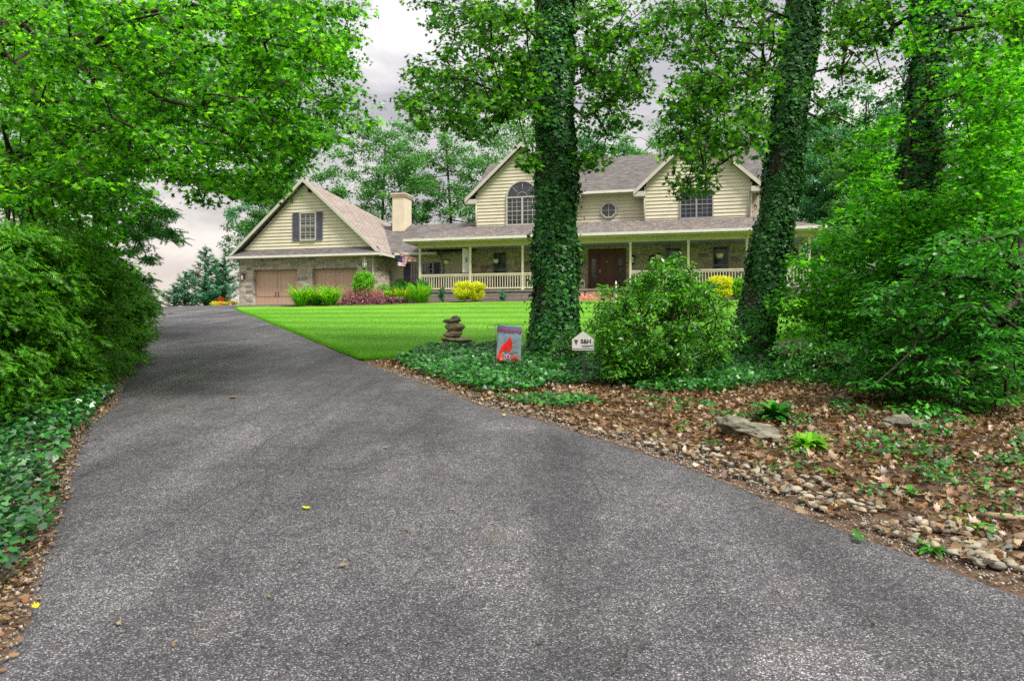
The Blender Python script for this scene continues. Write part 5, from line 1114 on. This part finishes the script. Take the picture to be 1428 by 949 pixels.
# things on the porch
def hp(u, v, w=0.0): return Vector(H(u, v, w))
def basket(u, v, label, s=1.0, sz=.42):
    o = empty('hanging_basket', hp(u, v, 2.30), HT); tag(o, label, 'hanging basket', 'fern baskets hung from the porch ceiling')
    m = MB(); m.lathe([(0, -.02), (.12 * s, 0), (.17 * s, .18 * s), (.18 * s, .2 * s), (.15 * s, .2 * s)], (0, 0, 0), 12); m.build('pot', M['pot'], o)
    m = MB()
    for k in range(3): a = R(120 * k); m.tube([(.17 * s * math.cos(a), .17 * s * math.sin(a), .2 * s), (0, 0, .62)], .005, 4)
    m.tube([(0, 0, .62), (0, 0, .94)], .006, 4); m.build('hanger', M['darkmetal'], o)
    r = rosette('fern', None, (0, 0, .18 * s), 70, sz, .03, 'shrub', .75, up0=.75, curl=1.25); r.parent = o
basket(8.45, .75, 'fern basket hanging beside the white banner, nearest the garage'); basket(11.45, .75, 'fern basket hanging in front of the first porch window'); basket(20.55, .75, 'wide fern basket hanging left of a porch window, right of the front door', 1.1, .62); basket(23.7, .75, 'fern basket hanging before the rightmost porch window', 1.1, .5)
o = empty('banner', hp(9.75, .55, 1.75), HT + R(48)); tag(o, 'narrow white banner hanging from the porch beside the second post', 'banner')
m = MB(); m.box(-.26, .26, -.008, .008, 0, 1.4); bc = m.build('cloth', M['white'], o); m = MB(); m.tube([(-.3, 0, 1.4), (.3, 0, 1.4)], .012, 6); m.build('rod', M['darkmetal'], o)
m = MB(); m.extr([(-.06, .55), (.06, .6), (.09, .8), (.0, .95), (-.09, .78)], -.014, -.009); m.build('printed_motif', M['frame'], bc)
def sitting(name, label, cat, u, v, parts, rz=0.0, w=.72):
    o = empty(name, hp(u, v, w), HT + rz); tag(o, label, cat)
    for nm, mb_, mt in parts: mb_.build(nm, M[mt] if isinstance(mt, str) else mt, o)
    return o
# dark wrought chair behind the railing
m1 = MB(); m1.box(-.28, .28, -.28, .28, .40, .46); m2 = MB()
for x, y in ((-.26, -.26), (.26, -.26), (-.26, .26), (.26, .26)): m2.tube([(x, y, 0), (x, y, .42)], .022, 6)
m3 = MB(); m3.tube([(-.28, .27, .46), (-.28, .33, .9), (-.12, .36, 1.15), (.12, .36, 1.15), (.28, .33, .9), (.28, .27, .46)], .03, 6)
for x in (-.16, 0, .16): m3.tube([(x, .28, .46), (x, .35, 1.12)], .02, 6)
for k, (u, v, rz, lab) in enumerate([(9.2, 1.5, .2, 'dark wrought-iron porch chair behind the white banner'), (12.4, 1.6, -.2, 'dark porch chair below the first porch window')]): sitting('porch_chair', lab, 'chair', u, v, [('seat', m1, 'darkmetal'), ('legs', m2, 'darkmetal'), ('backrest', m3, 'darkmetal')], rz)
def potted(u, v, label, s, mat, leaf, L_=.4, n=60, w=.72, px='potted_plant'):
    o = empty(px, hp(u, v, w), HT); tag(o, label, 'potted plant')
    m = MB(); m.lathe([(0, 0), (.12 * s, 0), (.17 * s, .28 * s), (.19 * s, .3 * s), (.15 * s, .3 * s)], (0, 0, 0), 14); m.build('pot', M[mat], o)
    r = rosette('leaves', None, (0, 0, .26 * s), n, L_, .03, leaf, .5, up0=.95); r.parent = o
for u, lab in ((8.0, 'red-flowered pot behind the railing nearest the garage'), (8.9, 'terracotta pot behind the railing below the white banner'), (11.0, 'terracotta pot behind the railing below the first porch window')):
    potted(u, .8, lab, .9, 'terracotta', 'redflower', .28, 50)
potted(16.1, 1.6, 'leafy fern in a pot left of the front door', 1.1, 'terracotta', 'shrub', .75, 80); potted(18.95, 1.7, 'small green plant right of the front door', .8, 'pot', 'shrub', .5, 60)
m = MB(); m.box(-.13, .13, -.13, .13, 0, .04); m.box(-.13, .13, -.13, .13, .42, .46); m.add([(-.15, -.15, .46), (.15, -.15, .46), (.15, .15, .46), (-.15, .15, .46), (0, 0, .62)], [(0, 1, 4), (1, 2, 4), (2, 3, 4), (3, 0, 4)])
for x, y in ((-.12, -.12), (.12, -.12), (-.12, .12), (.12, .12)): m.box(x - .015, x + .015, y - .015, y + .015, .04, .42)
m4 = MB(); m4.lathe([(0, .04), (.05, .04), (.05, .28), (0, .28)], (0, 0, 0), 10)
sitting('porch_lantern', 'cream candle lantern on the porch floor left of the front door', 'lantern', 16.35, 1.2, [('housing', m, 'cream'), ('candle', m4, 'white')])
# wreath-like ornament on the wall
m = MB(); m.tube([(.20 * math.cos(a), -.03, .24 * math.sin(a)) for a in np.linspace(0, 2 * math.pi, 20)], .045, 6); m.tube([(-.2, -.03, 0), (.2, -.03, 0)], .02, 5); m.tube([(0, -.03, -.24), (0, -.03, .24)], .02, 5)
o = m.build('wall_ornament', M['darkmetal']); o.location = hp(20.15, 2.46, 2.42); o.rotation_euler = (0, 0, HT); tag(o, 'round dark iron ornament on the stone wall right of the front door', 'ornament')
# slim post with white top by the steps
w = W(859, 400, 33.6); m = MB(); zz0 = float(gz(w[0], 33.6)); m.lathe([(.05, 0), (.05, .55), (.075, .58), (.03, .75), (.05, .82), (.02, .95), (0, .97)], (0, 0, 0), 10); o = m.build('garden_post', M['white']); o.location = (w[0], 33.6, zz0 + .0); o.scale = (1, 1, 1.15); tag(o, 'slim white garden ornament post before the porch steps', 'ornament')
# rolled stars-and-stripes on a pole from the porch post
fo = empty('porch_flag', hp(7.0, .24, 2.55), HT); tag(fo, 'striped red, white and blue flag drooping from a pole on the porch corner post', 'flag')
m = MB(); m.tube([(0, 0, 0), (-1.15, -.35, .38)], .015, 6); m.lathe([(0, .05), (.03, .02), (0, -.02)], (-1.16, -.35, .39), 8); m.build('pole', M['trim'], fo)
rd, wh, bl = plain('flag_red', (.50, .03, .05), .8, .1, .1, 10), plain('flag_white', (.72, .70, .68), .8, .1, .05, 10), plain('flag_blue', (.04, .05, .18), .8, .1, .1, 10)
nx, nz = 26, 13; V, F, mi = [], [], []
for j in range(nz + 1):
    for i in range(nx + 1):
        s, t_ = i / nx, j / nz                       # s along the pole, t down the cloth
        px_ = -1.12 + .95 * s; py_ = -.34 + .29 * s; pz_ = .37 - .31 * s
        dr_ = (.78 if s < .45 else .42 - .30 * (s - .45)) * t_ * (1 - .25 * s); V.append((px_ + .05 * math.sin(t_ * 7 + s * 9) - .10 * t_ * (1 - s), py_ + .07 * math.sin(s * 22 + t_ * 4) * (.3 + t_), pz_ - dr_))
for j in range(nz):
    for i in range(nx):
        a = j * (nx + 1) + i; F.append((a, a + 1, a + nx + 2, a + nx + 1)); mi.append(2 if (i < 6 and 2 < j < 9) else (j + 0) % 2)
m = MB(); m.add(V, F, 0, True); m.m = mi; c_o = m.build('cloth', [rd, wh, bl], fo); sd = c_o.modifiers.new('thickness', 'SOLIDIFY'); sd.thickness = .004
# a few dead leaves lying over the river stones
n = 420; k = rng.integers(0, len(spots), n); sp_ = np.array(spots)[k]; x = sp_[:, 0] + rng.normal(size=n) * .05; y = sp_[:, 1] + rng.normal(size=n) * .05; Nn = rng.normal(size=(n, 3)) * .45; Nn[:, 2] += 1
tag(scatter('fallen_leaves', np.c_[x, y, gz(x, y) + .03 + sp_[:, 2] * .55], Nn, rng.uniform(.03, .085, n), (Vc, Tt), M['dry']), 'dead leaves caught among the river stones', 'leaf litter', kind='stuff')

q = gpoly([(900, 575), (1060, 580), (1200, 600), (1428, 640), (1428, 780), (1200, 700), (1000, 640)], 3000); k = clump(q[:, 0], q[:, 1], 2.6, 12, .22); cover('seedlings', 'sparse green seedlings rising through the dead leaves', q[k], .12, .05, 'groundivy')

# crumbs of leaf and bark blown over the drive
n = 240; y = 3 + 26 * rng.random(n) ** 1.6; t_ = rng.random(n); x = LX(y) * t_ + RX(y) * (1 - t_); Nn = rng.normal(size=(n, 3)) * .3; Nn[:, 2] += 1
tag(scatter('debris', np.c_[x, y, gz(x, y) + .042], Nn, rng.uniform(.012, .04, n), (Vc, Tt), M['dry']), 'small crumbs of dead leaf blown over the driveway', 'leaf litter', kind='stuff')
# ------------------------------------------------------------------ world, sun, camera
world = bpy.data.worlds.new("World"); sc.world = world; world.use_nodes = True
nt = world.node_tree; nt.nodes.clear(); out = nt.nodes.new('ShaderNodeOutputWorld')
SUN = Vector((.50, -.52, 1.0)).normalized()
sky = nt.nodes.new('ShaderNodeTexSky'); sky.sky_type = 'NISHITA'; sky.sun_disc = False
sky.sun_elevation = math.asin(SUN.z); sky.sun_rotation = math.atan2(SUN.x, SUN.y); sky.air_density = 1.5; sky.dust_density = 3
b1 = nt.nodes.new('ShaderNodeBackground'); L(nt, sky.outputs[0], b1.inputs[0]); b1.inputs[1].default_value = .06
tc = nt.nodes.new('ShaderNodeTexCoord'); sx = nt.nodes.new('ShaderNodeSeparateXYZ'); L(nt, tc.outputs['Generated'], sx.inputs[0])
zz = math_(nt, 'ADD', math_(nt, 'MAXIMUM', sx.outputs[2], 0.0), .22)
cb = nt.nodes.new('ShaderNodeCombineXYZ'); L(nt, math_(nt, 'DIVIDE', sx.outputs[0], zz), cb.inputs[0]); L(nt, math_(nt, 'DIVIDE', sx.outputs[1], zz), cb.inputs[1])
n1 = tex(nt, cb.outputs[0], 1.3, 10, .58, .35); n2 = tex(nt, cb.outputs[0], .45, 3)
f = math_(nt, 'ADD', math_(nt, 'MULTIPLY', n1, .7), math_(nt, 'MULTIPLY', n2, .3))
cc = ramp(nt, f, [(.38, (.44, .44, .465)), (.46, (.56, .545, .59)), (.52, (.85, .82, .83)), (.60, (1.28, 1.21, 1.18))])
# warm brightness where the cloud thins out towards the left horizon
hz = math_(nt, 'POWER', math_(nt, 'SUBTRACT', 1.0, math_(nt, 'MINIMUM', math_(nt, 'MAXIMUM', sx.outputs[2], 0.0), 1.0)), 9.0)
cc = mixc(nt, math_(nt, 'MULTIPLY', hz, math_(nt, 'ADD', .45, math_(nt, 'MULTIPLY', math_(nt, 'MAXIMUM', math_(nt, 'MULTIPLY', sx.outputs[0], -1.0), 0.0), 1.0), True)), cc, (1.75, 1.50, 1.30))
# an overcast sky is brightest overhead
zf = math_(nt, 'ADD', .72, math_(nt, 'MULTIPLY', math_(nt, 'POWER', math_(nt, 'MAXIMUM', sx.outputs[2], 0.0), 1.5), 2.4))
vm = nt.nodes.new('ShaderNodeVectorMath'); vm.operation = 'SCALE'; L(nt, cc, vm.inputs[0]); L(nt, zf, vm.inputs['Scale']); cc = vm.outputs[0]
b2 = nt.nodes.new('ShaderNodeBackground'); L(nt, cc, b2.inputs[0]); b2.inputs[1].default_value = CLOUD
mx = nt.nodes.new('ShaderNodeMixShader'); mx.inputs[0].default_value = .9; L(nt, b1.outputs[0], mx.inputs[1]); L(nt, b2.outputs[0], mx.inputs[2]); L(nt, mx.outputs[0], out.inputs[0])
ld = bpy.data.lights.new('sun', 'SUN'); ld.energy = SUNE; ld.angle = R(14); ld.color = (1.0, .955, .89)
lo = bpy.data.objects.new('sun', ld); link(lo); lo.rotation_euler = SUN.to_track_quat('Z', 'Y').to_euler()
cd = bpy.data.cameras.new('camera'); cam = bpy.data.objects.new('camera', cd); link(cam); cam.location = (0, 0, EYE); cam.rotation_euler = (R(90), 0, 0)
cd.sensor_width = 36; cd.lens = 36 * F0 / 1428; cd.shift_y = -(474.5 - HZ) / 1428; cd.clip_end = 6000; cd.clip_start = .05
sc.camera = cam
sc.render.engine = 'CYCLES'; cy = sc.cycles; cy.max_bounces = 7; cy.diffuse_bounces = 3; cy.glossy_bounces = 2; cy.transmission_bounces = 5; cy.transparent_max_bounces = 6
cy.sample_clamp_indirect = 4; cy.use_denoising = False; cy.denoiser = 'OPENIMAGEDENOISE'; cy.use_adaptive_sampling = True; cy.adaptive_threshold = .007
vs = sc.view_settings; vs.view_transform = 'Standard'; vs.look = 'None'; vs.exposure = EXPO; vs.gamma = 1; vs.use_curve_mapping = False
